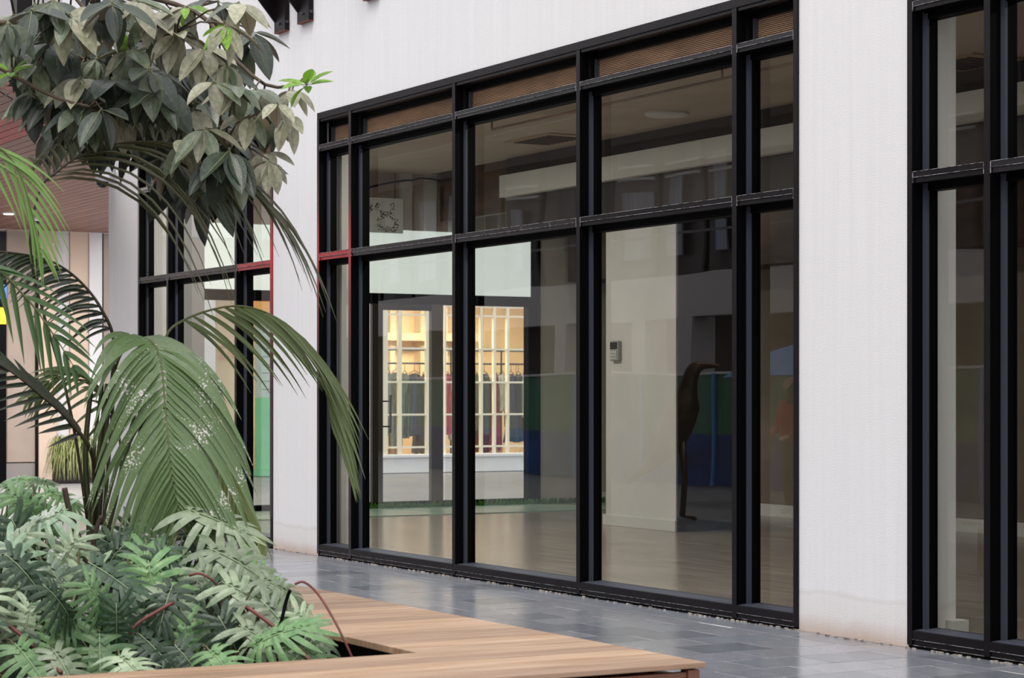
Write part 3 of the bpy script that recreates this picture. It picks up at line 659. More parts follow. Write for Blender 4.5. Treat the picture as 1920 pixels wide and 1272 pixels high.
# ================================================================== PLANTER BENCH
BZ = .45; BX1 = -7.12; BX0 = -7.96; BY1 = -3.53; BY0 = -4.38
bn = thing('planter_bench', (-9, -4, 0), 'low timber bench edging the planted bed, warm brown boards', 'bench')
bw = [mat('deck board %d' % i, c, .42, c2, 3, stretch=(9, .7, 1), bump=.12, spec=.4) for i, (c, c2) in enumerate([((178, 148, 122), (150, 116, 90)), ((162, 132, 110), (140, 108, 84)), ((188, 158, 132), (164, 128, 98))])]
bside = mat('bench side timber', (128, 78, 54), .45, (104, 62, 42), 3, stretch=(1, 1, 9))
for k in range(5):
    x0 = BX0 + k*.168
    MB().box(x0+.003, x0+.163, -9.6, BY1, BZ-.022, BZ).build('board', bw[k % 3], bn, bevel=.003)
x = BX0; k = 0
while x > -13.9:
    MB().box(x-.1625, x-.003, BY0, BY1, BZ-.03, BZ).build('board', bw[(k*2+k//3) % 3], bn, bevel=.003); x -= .165; k += 1
MB().box(-13.9, BX1+.0-.03, BY1-.09, BY1-.03, 0, BZ-.06).build('fascia', bside, bn)
fa = MB(); fa.box(BX1-.06, BX1-.03, -9.6, BY1-.07, .24, BZ-.038); fa.build('fascia', bside, bn, bevel=.003)
fa = MB(); fa.box(BX1-.06, BX1-.03, -9.6, BY1-.07, .03, .225); fa.build('fascia', bside, bn, bevel=.003)
box1('post', (BX1-.075, BX1-.02, BY1-.075, BY1-.02, 0, BZ-.03), bside, bn, bevel=.003)
box1('inner_lining', (BX0-.03, BX0, -9.6, BY0+.06, 0, BZ-.03), steel_in, bn); box1('inner_lining', (-13.9, BX0, BY0+.03, BY0+.06, 0, BZ-.032), steel_in, bn)
box1('end_lining', (-13.9, -13.85, -9.6, BY1-.09, 0, BZ), bside, bn)
sm = MB(); nx, ny = 60, 50
for j in range(ny+1):
    for i in range(nx+1):
        sx = -13.85 + (13.85+BX0-.03)*i/nx; sy = -9.6 + (9.6+BY0+.03)*j/ny
        sm.v.append((sx, sy, .26 + .03*sin(sx*5+sy*3)*cos(sy*4) + random.uniform(-.012, .012)))
for j in range(ny):
    for i in range(nx): q = j*(nx+1)+i; sm.f.append((q, q+1, q+nx+2, q+nx+1)); sm.mi.append(0)
soil = sm.build('soil', mat('dark mulch', (44, 34, 30), .9, (92, 70, 52), 30, bump=.8, lo=.5, hi=.75)); soil['kind'] = 'stuff'; soil['label'] = 'dark mulch soil filling the timber planter'; soil['category'] = 'soil'
m = MB(); rng = random.Random(9)
for i in range(900):
    x = rng.uniform(-9.6, BX0-.04); y = rng.uniform(-6.6, BY0); a = rng.uniform(0, pi); l = rng.uniform(.01, .03); w = l*.4; z = .285+rng.uniform(0, .02)
    c_, s_ = cos(a), sin(a); m.prism([(x-l*c_+w*s_, y-l*s_-w*c_), (x+l*c_+w*s_, y+l*s_-w*c_), (x+l*c_-w*s_, y+l*s_+w*c_), (x-l*c_-w*s_, y-l*s_+w*c_)], z, z+.006, i % 2)
bk = m.build('bark_chips', [mat('bark', (120, 92, 66), .8), mat('bark dark', (70, 50, 40), .8)]); bk['kind'] = 'stuff'; bk['label'] = 'brown bark chips scattered on the planter soil'; bk['category'] = 'bark chips'
# ================================================================== LEAVES
def basis(d, nrm):
    d = d.normalized(); nrm = (nrm - d*nrm.dot(d))
    if nrm.length < 1e-4: nrm = d.orthogonal()
    nrm.normalize(); s = nrm.cross(d)
    return Matrix(((d.x, s.x, nrm.x, 0), (d.y, s.y, nrm.y, 0), (d.z, s.z, nrm.z, 0), (0, 0, 0, 1)))
def place(d, nrm, loc, sc):
    return Matrix.Translation(loc) @ basis(d, nrm) @ Matrix.Scale(sc, 4)
# philodendron leaf, unit length along +X: pinnate, deeply cut
def philo_mesh(mats, seed, curl):
    r = random.Random(seed); m = MB()
    def sag(x, y): return -curl*(x*x) - .55*y*y + .06
    def P3(x, y, lift=0): return (x, y, sag(x, abs(y)) + lift)
    L = 6
    mid = [(-.02, 0)] + [(i/(L*1.0)*.86, 0) for i in range(L+1)] + [(1.0, 0)]
    # blade core strip
    for s in (1, -1):
        for i in range(24):
            a = i/24*.86; b = (i+1)/24*.86
            wa = .13*sin(pi*min(1, (a+.16)/1.04))+.02; wb = .13*sin(pi*min(1, (b+.16)/1.04))+.02
            q = (P3(a, 0, -.012), P3(b, 0, -.012), P3(b, s*wb), P3(a, s*wa))
            m.quad(*(q if s > 0 else q[::-1]))
        n = 8
        for k in range(n):
            t = k/(n-1); x0 = .06 + t*.66; ang = radians(142 - 116*t) + r.uniform(-.07, .07)
            ln = (.46 + .10*sin(pi*t))*(1-.22*t)*r.uniform(.86, 1.1); w = .05*(1-.15*t)
            dx, dy = cos(ang), sin(ang); nx_, ny_ = -dy, dx; prev = None
            for q in range(6):
                u = q/5; ww = w*(.9, .95, 1.0, 1.0, .78, .15)[q]
                cx = x0 + dx*ln*u + .10*u*u*ln; cy = .03 + dy*ln*u
                zz = -.10*u*u + .018*sin(k*2.1)
                a_ = P3(cx - nx_*ww, s*(cy - ny_*ww), zz); b_ = P3(cx, s*cy, zz+.014*(1-u)); c_ = P3(cx + nx_*ww, s*(cy + ny_*ww), zz)
                if prev:
                    for (p0, p1, p2, p3) in ((prev[0], a_, b_, prev[1]), (prev[1], b_, c_, prev[2])):
                        m.quad(*((p0, p1, p2, p3) if s > 0 else (p3, p2, p1, p0)))
                prev = (a_, b_, c_)
    # tip lobe
    prev = None
    for q in range(5):
        u = q/4; w = .06*(1-u*.95); cx = .8+.22*u; a_ = P3(cx, -w); b_ = P3(cx, w)
        if prev: m.quad(prev[0], a_, b_, prev[1])
        prev = (a_, b_)
    m.tube([P3(x, 0, .002) for x in (-.03, .2, .4, .6, .8, .97)], [.009, .008, .007, .006, .004, .002], 4, 1)
    return m.mesh('leaf', mats, smooth=True)
ribm = mat('leaf rib', (150, 168, 128), .5)
pmA = leafmat('philodendron grey green', (120, 140, 108), (150, 164, 134), (104, 128, 84), rough=.38, trans=.12, spec=.6)
pmB = leafmat('philodendron green', (92, 132, 84), (122, 156, 104), (110, 140, 70), rough=.4, trans=.2)
pmC = leafmat('philodendron dark', (42, 64, 44), (60, 84, 60), (70, 96, 60), rough=.42, trans=.08)  # tone darkened to give the shadows between the leaves
pmS = leafmat('philodendron spotted', (118, 144, 118), (142, 164, 136), (104, 128, 84), rough=.38, specks=1.16)
PH = {}
for key, mm in (('A', pmA), ('B', pmB), ('C', pmC), ('S', pmS)): PH[key] = [philo_mesh([mm, ribm], s, c) for s, c in ((1, .16), (2, .34), (3, .52))]
stemg = mat('leaf stalk', (70, 92, 48), .5, (96, 80, 50), 6); stemr = mat('red stalk', (122, 62, 56), .5, (90, 48, 44), 12)
CT = V((0, 0, 0))
def screen_dir(ax, ay, az=0):   # direction given as right / down / away
    return RT*ax - UP*ay + FW*az
plants = []
def philo_plant(px, t, lb):
    p = P(px, 1100, t); o = thing('philodendron', V((p.x, p.y, .27)), lb, 'plant', None); plants.append(o); return o
# explicit leaves: px, py(base), dir right, down, away, length px, depth, kind, facing (normal toward viewer weight)
LV = [
 (128, 962, 110, 'S', -.85, .35, -.1, 10.4, 205), (165, 1078, 120, 'A', .12, 1, -.25, 9.9, 80), (20, 1095, 110, 'A', .65, .75, -.2, 9.8, 10),
 (187, 1190, 125, 'B', .12, .9, -.5, 9.3, 60), (270, 1040, 105, 'B', .15, .8, -.4, 10.1, 90), (290, 1105, 120, 'A', .75, .45, -.3, 9.7, 300),
 (350, 962, 135, 'A', .95, .3, -.1, 10.4, 210), (392, 1035, 130, 'A', .9, .32, -.2, 10.1, 330), (488, 1090, 90, 'A', .8, .25, 0, 9.8, 400),
 (420, 1100, 125, 'A', .9, .38, -.1, 9.8, 380), (490, 1132, 125, 'A', .72, .65, -.2, 9.5, 420), (480, 1218, 110, 'B', .7, -.55, -.2, 9.2, 380),
 (262, 1196, 100, 'C', .7, .5, -.4, 9.4, 250), (345, 1165, 95, 'B', .1, 1, -.2, 9.5, 300), (410, 1160, 100, 'C', .5, .75, -.2, 9.5, 360),
 (225, 1155, 110, 'A', .2, .8, -.4, 9.6, 200), (10, 1020, 110, 'S', .5, .6, -.2, 10.1, 10), (85, 1060, 100, 'S', .6, .6, -.3, 10.0, 60),
 (140, 1130, 100, 'S', .5, .7, -.3, 9.7, 80), (10, 1150, 100, 'A', .3, .85, -.2, 9.5, -20), (185, 1015, 110, 'C', .85, .4, .1, 10.6, 190),
 (240, 1018, 90, 'B', .8, .1, -.1, 10.4, 230), (85, 925, 70, 'B', .7, .2, 0, 11.0, 100), (60, 905, 50, 'B', -.7, -.2, 0, 11.2, 40), (62, 903, 40, 'B', .9, .1, 0, 11.2, 40),
 (12, 925, 80, 'B', .4, .1, 0, 11.2, -10), (18, 930, 100, 'B', .8, .5, -.1, 10.9, 10), (30, 1215, 110, 'B', .6, .5, -.5, 9.2, 0), (100, 1225, 110, 'A', .5, .5, -.5, 9.2, 80),
 (395, 1225, 95, 'B', .5, .3, -.6, 9.1, 380), (545, 1205, 90, 'B', .75, .45, -.3, 9.2, 440), (300, 960, 90, 'B', -.6, .5, 0, 10.7, 260), (20, 975, 120, 'C', .3, .6, 0, 10.7, 0),
 (60, 1000, 100, 'A', -.6, .5, -.1, 10.3, 60), (330, 1085, 110, 'B', -.3, .8, -.3, 10.0, 300), (225, 1085, 90, 'C', .9, .4, 0, 10.2, 210), (450, 1180, 110, 'A', .85, .4, -.1, 9.4, 400),
 (520, 1100, 70, 'B', -.5, .6, 0, 10, 440), (370, 1070, 105, 'A', .6, .7, -.1, 10.0, 340), (120, 1180, 110, 'B', -.3, .8, -.3, 9.4, 110), (60, 1165, 100, 'C', .1, .9, -.2, 9.5, 50),
 (330, 1215, 90, 'C', .6, .5, -.4, 9.2, 320), (225, 1235, 100, 'A', .5, .3, -.5, 9.0, 210), (150, 1010, 90, 'A', -.5, .7, -.2, 10.2, 150), (280, 1160, 90, 'A', -.6, .6, -.2, 9.6, 270),
 (460, 1060, 100, 'B', .6, .7, 0, 10.2, 420), (550, 1150, 90, 'A', .7, .6, -.1, 9.5, 460)]
PLX = [(-20, 10.2, 'broad lobed philodendron at the left edge of the bed'), (110, 9.8, 'lobed philodendron with spotted leaves left of the palm stems'), (230, 9.7, 'lobed philodendron right in front of the palm stems'), (350, 9.7, 'lobed philodendron in the middle of the bed below the drooping frond'), (460, 9.5, 'lobed philodendron at the right end of the bed beside the bench')]
PLO = [philo_plant(a, b, c) for a, b, c in PLX]
rng = random.Random(11)
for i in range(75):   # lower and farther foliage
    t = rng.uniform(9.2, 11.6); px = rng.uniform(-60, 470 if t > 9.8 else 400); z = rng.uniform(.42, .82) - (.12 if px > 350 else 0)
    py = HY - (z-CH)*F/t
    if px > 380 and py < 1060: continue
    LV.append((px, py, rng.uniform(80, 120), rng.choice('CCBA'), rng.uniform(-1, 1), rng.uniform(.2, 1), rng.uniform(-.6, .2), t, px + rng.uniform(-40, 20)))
stalks = [MB() for _ in PLO]
for i, (px, py, ln, kd, ax, ay, az, t, rx) in enumerate(LV):
    k = min(range(5), key=lambda j: abs(PLX[j][0]-px))
    p = P(px, py, t); d = screen_dir(ax, ay, az).normalized(); sc = ln/F*t*1.18
    nrm = -FW*.62 + UP*.8 + RT*rng.uniform(-.25, .25)
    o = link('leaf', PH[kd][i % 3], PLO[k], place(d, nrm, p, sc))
    b = P(rx, 1180, t+.1); b.z = .27; b = b + V((0, 0, 0))
    b = b.lerp(PLO[k].location, .55); b.z = .26
    mid = p.lerp(b, .45) + V((0, 0, .14)) - d*.03
    pts = [p.lerp(mid, u*2) if u < .5 else mid.lerp(b, u*2-1) for u in (0, .25, .5, .75, 1)]
    q = [(p*(1-u)**2 + mid*2*u*(1-u) + b*u*u) for u in (0, .2, .4, .6, .8, 1)]
    stalks[k].tube(q, [.0045, .005, .0055, .006, .007, .008], 5)
for k, s in enumerate(stalks): s.build('leaf_stalks', stemg, PLO[k], smooth=True, kind='stuff')
def redstalk(pts, r, parent, mm=stemr):
    pts = [P(*q) for q in pts]; n_ = []
    for i in range(len(pts)-1):
        p0 = pts[max(0, i-1)]; p1 = pts[i]; p2 = pts[i+1]; p3 = pts[min(len(pts)-1, i+2)]
        for u in (0, .25, .5, .75): n_.append(.5*((2*p1)+(p2-p0)*u+(2*p0-5*p1+4*p2-p3)*u*u+(3*p1-p0-3*p2+p3)*u**3))
    n_.append(pts[-1]); return MB().tube(n_, r, 8).build('bare_stalk', mm, parent, smooth=True)
redstalk([(553, 1096, 9.2), (570, 1092, 9.2), (595, 1113, 9.2), (622, 1155, 9.15), (645, 1200, 9.1), (663, 1240, 9.1)], .0055, PLO[4])
redstalk([(462, 1138, 9.3), (500, 1165, 9.25), (545, 1202, 9.2), (582, 1240, 9.1)], .0085, PLO[4])
redstalk([(325, 1130, 9.5), (290, 1150, 9.45), (258, 1170, 9.4), (235, 1200, 9.4)], .008, PLO[3])
redstalk([(15, 1172, 9.4), (55, 1205, 9.3), (90, 1240, 9.2), (115, 1262, 9.1)], .0085, PLO[0])
redstalk([(355, 1080, 9.9), (375, 1076, 9.9), (400, 1090, 9.9), (415, 1110, 9.9)], .006, PLO[3])
redstalk([(544, 1107, 9.3), (536, 1130, 9.3), (520, 1200, 9.25)], .008, PLO[4], steel_in)
redstalk([(121, 915, 10.4), (128, 950, 10.4), (140, 985, 10.4), (165, 1060, 10.3)], .014, PLO[1], mat('cut brown stem', (66, 48, 38), .7))
redstalk([(190, 968, 10.4), (180, 995, 10.4), (172, 1040, 10.4)], .012, PLO[1], MATS['cut brown stem'])
# ------------------------------------------------------------------ kentia palm
pal = thing('kentia_palm', V((P(180, 1000, 10.9).x, P(180, 1000, 10.9).y, .27)), 'tall kentia palm with arching fronds rising from the bed', 'palm')
pg1 = leafmat('palm leaflet grey green', (130, 142, 120), (154, 162, 142), (92, 116, 70), rough=.42, specks=1.21, trans=.1, spec=.6)
pg2 = leafmat('palm leaflet', (84, 100, 66), (112, 122, 90), (96, 110, 64), rough=.4, trans=.18)
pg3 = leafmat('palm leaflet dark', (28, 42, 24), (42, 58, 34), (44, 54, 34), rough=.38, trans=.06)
pg6 = leafmat('palm leaflet brown green', (62, 64, 42), (86, 84, 58), (74, 74, 48), rough=.4, trans=.08)
pg7 = leafmat('palm leaflet deep green', (40, 76, 34), (60, 98, 48), (60, 90, 44), rough=.38, trans=.12)
pg4 = leafmat('palm leaflet bright', (86, 108, 68), (116, 136, 94), (112, 148, 72), rough=.42, trans=.25, specks=1.27)
pg5 = leafmat('palm leaflet yellow green', (128, 142, 82), (152, 160, 104), (120, 136, 76), rough=.45, trans=.2)
rach = mat('palm rachis', (74, 92, 44), .45, (100, 104, 60), 8); rachd = mat('palm rachis dark', (44, 40, 28), .5, (66, 60, 40), 12)
def spline(pts, n):
    out = []
    m_ = len(pts)-1
    for k in range(n+1):
        f_ = k/n*m_; i = min(int(f_), m_-1); u = f_-i
        p0 = pts[max(0, i-1)]; p1 = pts[i]; p2 = pts[i+1]; p3 = pts[min(m_, i+2)]
        out.append(.5*((2*p1)+(p2-p0)*u+(2*p0-5*p1+4*p2-p3)*u*u+(3*p1-p0-3*p2+p3)*u**3))
    return out
def leaflet(base, d, L, w, droop, mm, parent, nrm, curl=0):
    d = d.normalized(); m = MB(); N = 8; prev = None
    for q in range(N+1):
        u = q/N; c = base + d*(L*u*(1-.25*u*droop)) - UP*(droop*L*.75*u**1.9) + RT*(curl*L*u*u)
        du = (d*(1-.5*u*droop) - UP*(droop*1.42*u**.9)).normalized()
        s = du.cross(nrm); s = s.normalized() if s.length > 1e-3 else RT
        n_ = s.cross(du); ww = w*min(1, .35+u*5)*(1-u**2.2)*.5+.0006
        a, b = c - s*ww, c + s*ww; cc = c + n_*(-.22*ww)
        if prev: m.quad(prev[0], a, cc, prev[1]); m.quad(prev[1], cc, b, prev[2])
        prev = (a, cc, b)
    return m.build('leaflet', mm, parent, smooth=True)
def frond(pts, n, s0, s1, Ldir, Rdir, L, w, droop, mm, rm, taper=True, fwd=.6, nrm=None, rr=.009, prof=None, seed=0, curl=0):
    pts = [P(*q) for q in pts]; sp_ = spline(pts, 40); rg = random.Random(seed)
    N = len(sp_)
    fr = MB().tube(sp_, [rr*(1-.8*i/N) for i in range(N)], 6).build('frond', rm, pal, smooth=True)
    for k in range(n):
        s = s0 + (s1-s0)*k/(n-1); i = min(int(s*(N-1)), N-2); b = sp_[i].lerp(sp_[i+1], s*(N-1)-i); t = (sp_[i+1]-sp_[i]).normalized()
        v = k/(n-1); pl = (prof(v) if prof else (.55+.6*sin(pi*min(1, v*.9+.1)))*(1-.35*v))
        for sd in (Ldir, Rdir):
            if sd is None: continue
            sdv = sd(v) if callable(sd) else sd
            d = sdv + t*(fwd + .5*v) + V((rg.uniform(-.08, .08), rg.uniform(-.08, .08), rg.uniform(-.08, .08)))
            leaflet(b, d, (L if not isinstance(L, tuple) else L[0 if sd is Ldir else 1])*pl*rg.uniform(.9, 1.08), w*rg.uniform(.85, 1.1), droop*rg.uniform(.85, 1.15), mm, fr, nrm or (-FW*.8+UP*.6), curl)
    return fr
# front drooping frond
frond([(180, 985, 10.9), (196, 800, 10.95), (225, 668, 10.9), (272, 634, 10.75), (300, 672, 10.6), (311, 780, 10.5), (322, 880, 10.42), (340, 985, 10.4)], 36, .37, .98,
      -RT*1.0 + UP*.12, RT*1.35 + UP*.05, (.52, .64), .046, .85, pg1, rach, fwd=.75, prof=lambda v: (.72+.50*sin(pi*min(1,v*1.15)))*(1-.35*v), seed=1)
# right arching frond
frond([(190, 985, 11.0), (225, 860, 11.1), (300, 655, 11.1), (342, 602, 11.2), (440, 574, 11.25), (520, 597, 11.25), (582, 655, 11.2), (612, 740, 11.15), (622, 800, 11.1)], 27, .38, .99,
      FW*.45 + RT*.5 - UP*.6, -FW*.45 + RT*.5 - UP*.45, .58, .022, .5, pg2, rach, fwd=.35, seed=2, prof=lambda v: (.9+.25*sin(pi*v))*(1-.35*v))
# upper left arching frond
frond([(165, 985, 10.9), (130, 760, 10.8), (60, 500, 10.6), (72, 365, 10.5), (110, 320, 10.5), (160, 288, 10.5), (230, 268, 10.5), (310, 268, 10.5), (390, 300, 10.5), (440, 345, 10.5)], 24, .38, .99,
      -RT*.95 + UP*1.35, RT*1.0 + UP*.1, (.44, .98), .017, 1.0, pg6, rachd, fwd=.4, seed=3, prof=lambda v: 1.12-.45*v)
# dark arch to the left
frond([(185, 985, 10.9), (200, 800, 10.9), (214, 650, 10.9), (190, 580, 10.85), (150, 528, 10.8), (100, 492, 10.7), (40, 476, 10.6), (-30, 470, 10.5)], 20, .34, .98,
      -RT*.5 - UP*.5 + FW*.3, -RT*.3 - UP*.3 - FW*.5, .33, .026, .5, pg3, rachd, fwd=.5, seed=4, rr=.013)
# near bright frond entering from the left edge
frond([(-260, 520, 9.4), (-180, 380, 9.4), (-90, 290, 9.4), (-10, 275, 9.4), (35, 320, 9.4), (60, 400, 9.4), (75, 470, 9.4)], 13, .30, .98,
      RT*.8 - UP*.3, RT*.1 - UP*.9, .36, .015, .5, pg4, rach, fwd=.5, seed=5)
# mid left broad green frond
frond([(-240, 620, 9.9), (-120, 520, 9.9), (-20, 500, 9.9), (50, 560, 9.9), (95, 620, 9.9), (140, 690, 9.9)], 9, .35, .98,
      RT*.9 + UP*.1, -RT*.2 - UP*.9, .34, .028, .3, pg7, rach, fwd=.6, seed=6)
# low dark frond pointing left
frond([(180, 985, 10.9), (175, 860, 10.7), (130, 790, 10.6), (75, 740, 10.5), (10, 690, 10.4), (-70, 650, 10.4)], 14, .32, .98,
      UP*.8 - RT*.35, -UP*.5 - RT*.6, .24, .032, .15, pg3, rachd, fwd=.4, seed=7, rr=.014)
# low right yellow green frond
frond([(200, 990, 10.95), (240, 840, 11.0), (290, 770, 11.0), (345, 780, 10.9), (400, 850, 10.8), (445, 930, 10.75), (470, 990, 10.7)], 18, .42, .98,
      RT*.5 - UP*.4, -RT*.45 - UP*.5, .42, .026, .5, pg5, rach, fwd=.6, seed=8)
# small inner frond
frond([(205, 990, 11.0), (225, 900, 11.0), (220, 800, 11.0), (180, 720, 10.95), (120, 700, 10.9), (60, 740, 10.85)], 12, .45, .98,
      RT*-.3 - UP*.8, -RT*.5 + UP*.3, .30, .026, .5, pg2, rach, fwd=.6, seed=9)
for (a, b, c_, r) in ((168, 160, 172, .020), (182, 176, 192, .014), (194, 205, 215, .013), (172, 185, 200, .016), (205, 240, 262, .010)):
    sp2 = spline([P(a, 1120, 10.85), P(a, 990, 10.9), P(b, 850, 10.92), P(c_, 720, 10.95)], 12)
    sp2[0].z = .2
    MB().tube(sp2, [r*(1-.4*i/12) for i in range(13)], 8).build('stem', mat('palm stem', (44, 56, 28), .4, (70, 70, 40), 6), pal, smooth=True)
# ------------------------------------------------------------------ broad-leaved tree overhead
tr_ = thing('broadleaf_tree', V((P(-190, 1000, 10.6).x, P(-190, 1000, 10.6).y, .27)), 'broad leaved tree whose glossy leaves hang over the top left', 'tree')
def ell_mesh(mm, bend, fold, wid):
    m = MB(); N = 8; prev = None
    for q in range(N+1):
        u = q/N; w = wid*(sin(pi*u**.85))**.8 + .004; z = -bend*u*u; x = u
        row = [(x, -w, z+fold*w), (x, -w*.5, z+fold*.35*w), (x, 0, z), (x, w*.5, z+fold*.35*w), (x, w, z+fold*w)]
        if prev:
            for k in range(4): m.quad(prev[k], row[k], row[k+1], prev[k+1])
        prev = row
    m.tube([(-.12, 0, .01), (0, 0, .0), (.5, 0, -bend*.25+.004), (.95, 0, -bend*.9+.002)], [.014, .012, .008, .003], 4, 1)
    return m.mesh('leaf', mm, smooth=True)
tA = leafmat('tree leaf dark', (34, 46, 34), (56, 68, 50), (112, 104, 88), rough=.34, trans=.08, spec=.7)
tB = leafmat('tree leaf olive grey', (130, 132, 106), (164, 160, 136), (150, 138, 116), rough=.42, trans=.12, spec=.6)
tC = leafmat('tree leaf fresh green', (98, 150, 40), (140, 180, 60), (120, 170, 50), rough=.35, trans=.35)
tD = leafmat('tree leaf mid green', (82, 96, 70), (112, 120, 96), (124, 118, 92), rough=.34, trans=.12, spec=.7)
rb2 = mat('tree leaf rib', (120, 124, 92), .5)
TL = {k: [ell_mesh([mm, rb2], b, f_, w) for b, f_, w in ((.12, .35, .21), (.3, .2, .24), (.05, .5, .19))] for k, mm in (('A', tA), ('B', tB), ('C', tC), ('D', tD))}
WH = [(150, 145, 9, 'BD', 75), (240, 92, 8, 'BD', 62), (218, 50, 7, 'BC', 55), (330, 62, 8, 'B', 62), (300, 78, 7, 'BD', 60), (385, 88, 8, 'B', 62), (425, 45, 7, 'CB', 62),
      (445, 160, 7, 'BD', 55), (478, 165, 6, 'BD', 58), (575, 160, 9, 'C', 62), (520, 192, 5, 'BD', 52), (548, 168, 5, 'B', 50), (505, 300, 6, 'B', 50), (470, 215, 7, 'BD', 60), (538, 215, 5, 'BD', 52), (402, 152, 7, 'DB', 55), (228, 205, 8, 'DB', 58), (362, 205, 8, 'BD', 62), (300, 195, 6, 'DA', 58),
      (430, 282, 9, 'DA', 78), (500, 285, 6, 'B', 50), (20, 138, 7, 'C', 45), (70, 118, 7, 'BD', 60), (130, 28, 7, 'DB', 66), (280, 22, 7, 'BD', 60), (182, 106, 7, 'DA', 66),
      (100, 185, 7, 'AD', 72), (352, 262, 8, 'BD', 70), (385, 240, 7, 'DB', 66), (168, 8, 6, 'BA', 62), (15, 40, 6, 'AD', 62), (255, 0, 6, 'BD', 66), (350, 12, 7, 'BC', 60), (448, 5, 7, 'BD', 62),
      (110, 75, 7, 'AA', 76), (60, 175, 6, 'AD', 66), (160, 200, 8, 'AD', 76), (210, 150, 8, 'AA', 80), (280, 130, 8, 'AD', 74), (300, 165, 8, 'AA', 76), (340, 140, 7, 'AD', 66), (190, 205, 6, 'AA', 70),
      (20, 90, 7, 'DA', 66), (60, 20, 6, 'AA', 80), (100, 0, 6, 'AD', 70), (210, 5, 6, 'AA', 70), (330, 290, 6, 'AA', 72), (400, 300, 6, 'AA', 70), (425, 118, 6, 'DB', 56)]
rng = random.Random(21)
# limbs: a trunk outside the frame with boughs reaching in
trunk = spline([P(-190, 1180, 10.6), P(-200, 900, 10.6), P(-215, 500, 10.7), P(-200, 200, 10.8), P(-170, 20, 10.8)], 14); trunk[0].z = .2
bark = mat('tree bark', (96, 82, 66), .8, (72, 60, 48), 14, bump=.4)
MB().tube(trunk, [.07-.002*i for i in range(15)], 10).build('trunk', bark, tr_, smooth=True)
hub = P(-170, 20, 10.8)
br = [[hub, P(-90, 40, 10.7), P(0, 43, 10.6), P(72, 38, 10.6)], [hub, P(-60, -40, 10.8), P(120, -30, 10.9), P(260, -10, 11.0), P(380, 30, 11.0), P(430, 100, 10.9), P(500, 160, 10.8), P(560, 158, 10.75)],
      [P(72, 38, 10.6), P(120, 90, 10.7), P(200, 130, 10.8), P(280, 150, 10.9), P(350, 190, 10.8), P(420, 270, 10.6)], [P(-90, 40, 10.7), P(-40, 100, 10.5), P(40, 150, 10.4), P(110, 185, 10.4), P(170, 200, 10.4)],
      [P(120, -30, 10.9), P(180, 40, 10.8), P(230, 80, 10.7), P(330, 60, 10.6)]]
brs = []
for k, b in enumerate(br):
    sb = spline(b, 20); brs += sb; r0 = (.026, .016, .010, .012, .008)[k]
    MB().tube(sb, [r0*(1-.75*i/20)+.003 for i in range(21)], 7).build('branch', bark, tr_, smooth=True)
tw_ = MB(); near_l = []; far_l = []
WH2 = []
for (px, py) in ((40, 60), (90, 100), (140, 60), (180, 60), (120, 150), (170, 170), (230, 160), (260, 200), (300, 130), (340, 100), (260, 60), (150, 215), (190, 232), (110, 230), (250, 240), (310, 240), (350, 320), (400, 340), (450, 300), (380, 180), (430, 200), (330, 180), (280, 100),
                 (60, 100), (200, 200), (390, 130), (450, 90), (20, 20), (60, 0), (160, 20), (200, -10), (320, 20), (400, 10), (230, 120), (130, 120), (90, 60), (430, 240), (160, 190), (420, 320), (300, 290), (80, 160), (470, 60), (350, 150), (500, 190)):
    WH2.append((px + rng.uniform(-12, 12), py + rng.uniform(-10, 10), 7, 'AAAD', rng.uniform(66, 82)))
for wi, (px, py, n_, kinds, ln) in enumerate(WH + WH2):
    far = wi >= len(WH)
    t = 10.6 + rng.uniform(-.25, .3) + (.6 if far else -.15)
    c = P(px, py, t); q = min(brs, key=lambda b: (b-c).length)
    tw_.tube([q, q.lerp(c, .5)+V((0, 0, .03)), c], [.006, .005, .004], 5)
    a0 = rng.uniform(0, 2*pi)
    for k in range(n_):
        a = a0 + 2*pi*k/n_ + rng.uniform(-.25, .25); el = rng.uniform(-1.35, -.2) if kinds != 'C' else rng.uniform(-.5, .9)
        d = V((cos(a)*cos(el), sin(a)*cos(el), sin(el)))
        kd = kinds[rng.randrange(len(kinds))]
        nrm = UP*1.0 - FW*.45 + d*.3
        if d.z < -.7: nrm = V((cos(a), sin(a), 0))*.8 - FW*.9
        sc = ln/F*t*rng.uniform(.9, 1.25)*(.75 if kd == 'C' else 1.12)
        (far_l if far else near_l).append((kd, rng.randrange(3), place(d, nrm, c + d*.018, sc)))
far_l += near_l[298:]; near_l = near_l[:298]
for kd, v_, M_ in near_l: link('leaf', TL[kd][v_], tr_, M_)
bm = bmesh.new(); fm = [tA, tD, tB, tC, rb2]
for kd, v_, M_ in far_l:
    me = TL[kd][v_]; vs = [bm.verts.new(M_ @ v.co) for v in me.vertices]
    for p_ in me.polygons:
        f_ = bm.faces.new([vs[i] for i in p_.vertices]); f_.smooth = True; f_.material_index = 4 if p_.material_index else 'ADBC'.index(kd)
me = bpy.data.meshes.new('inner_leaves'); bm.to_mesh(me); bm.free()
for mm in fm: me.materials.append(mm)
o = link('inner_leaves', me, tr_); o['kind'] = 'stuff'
print('tree leaves', len(near_l), len(far_l))
tw_.build('twigs', bark, tr_, smooth=True, kind='stuff')
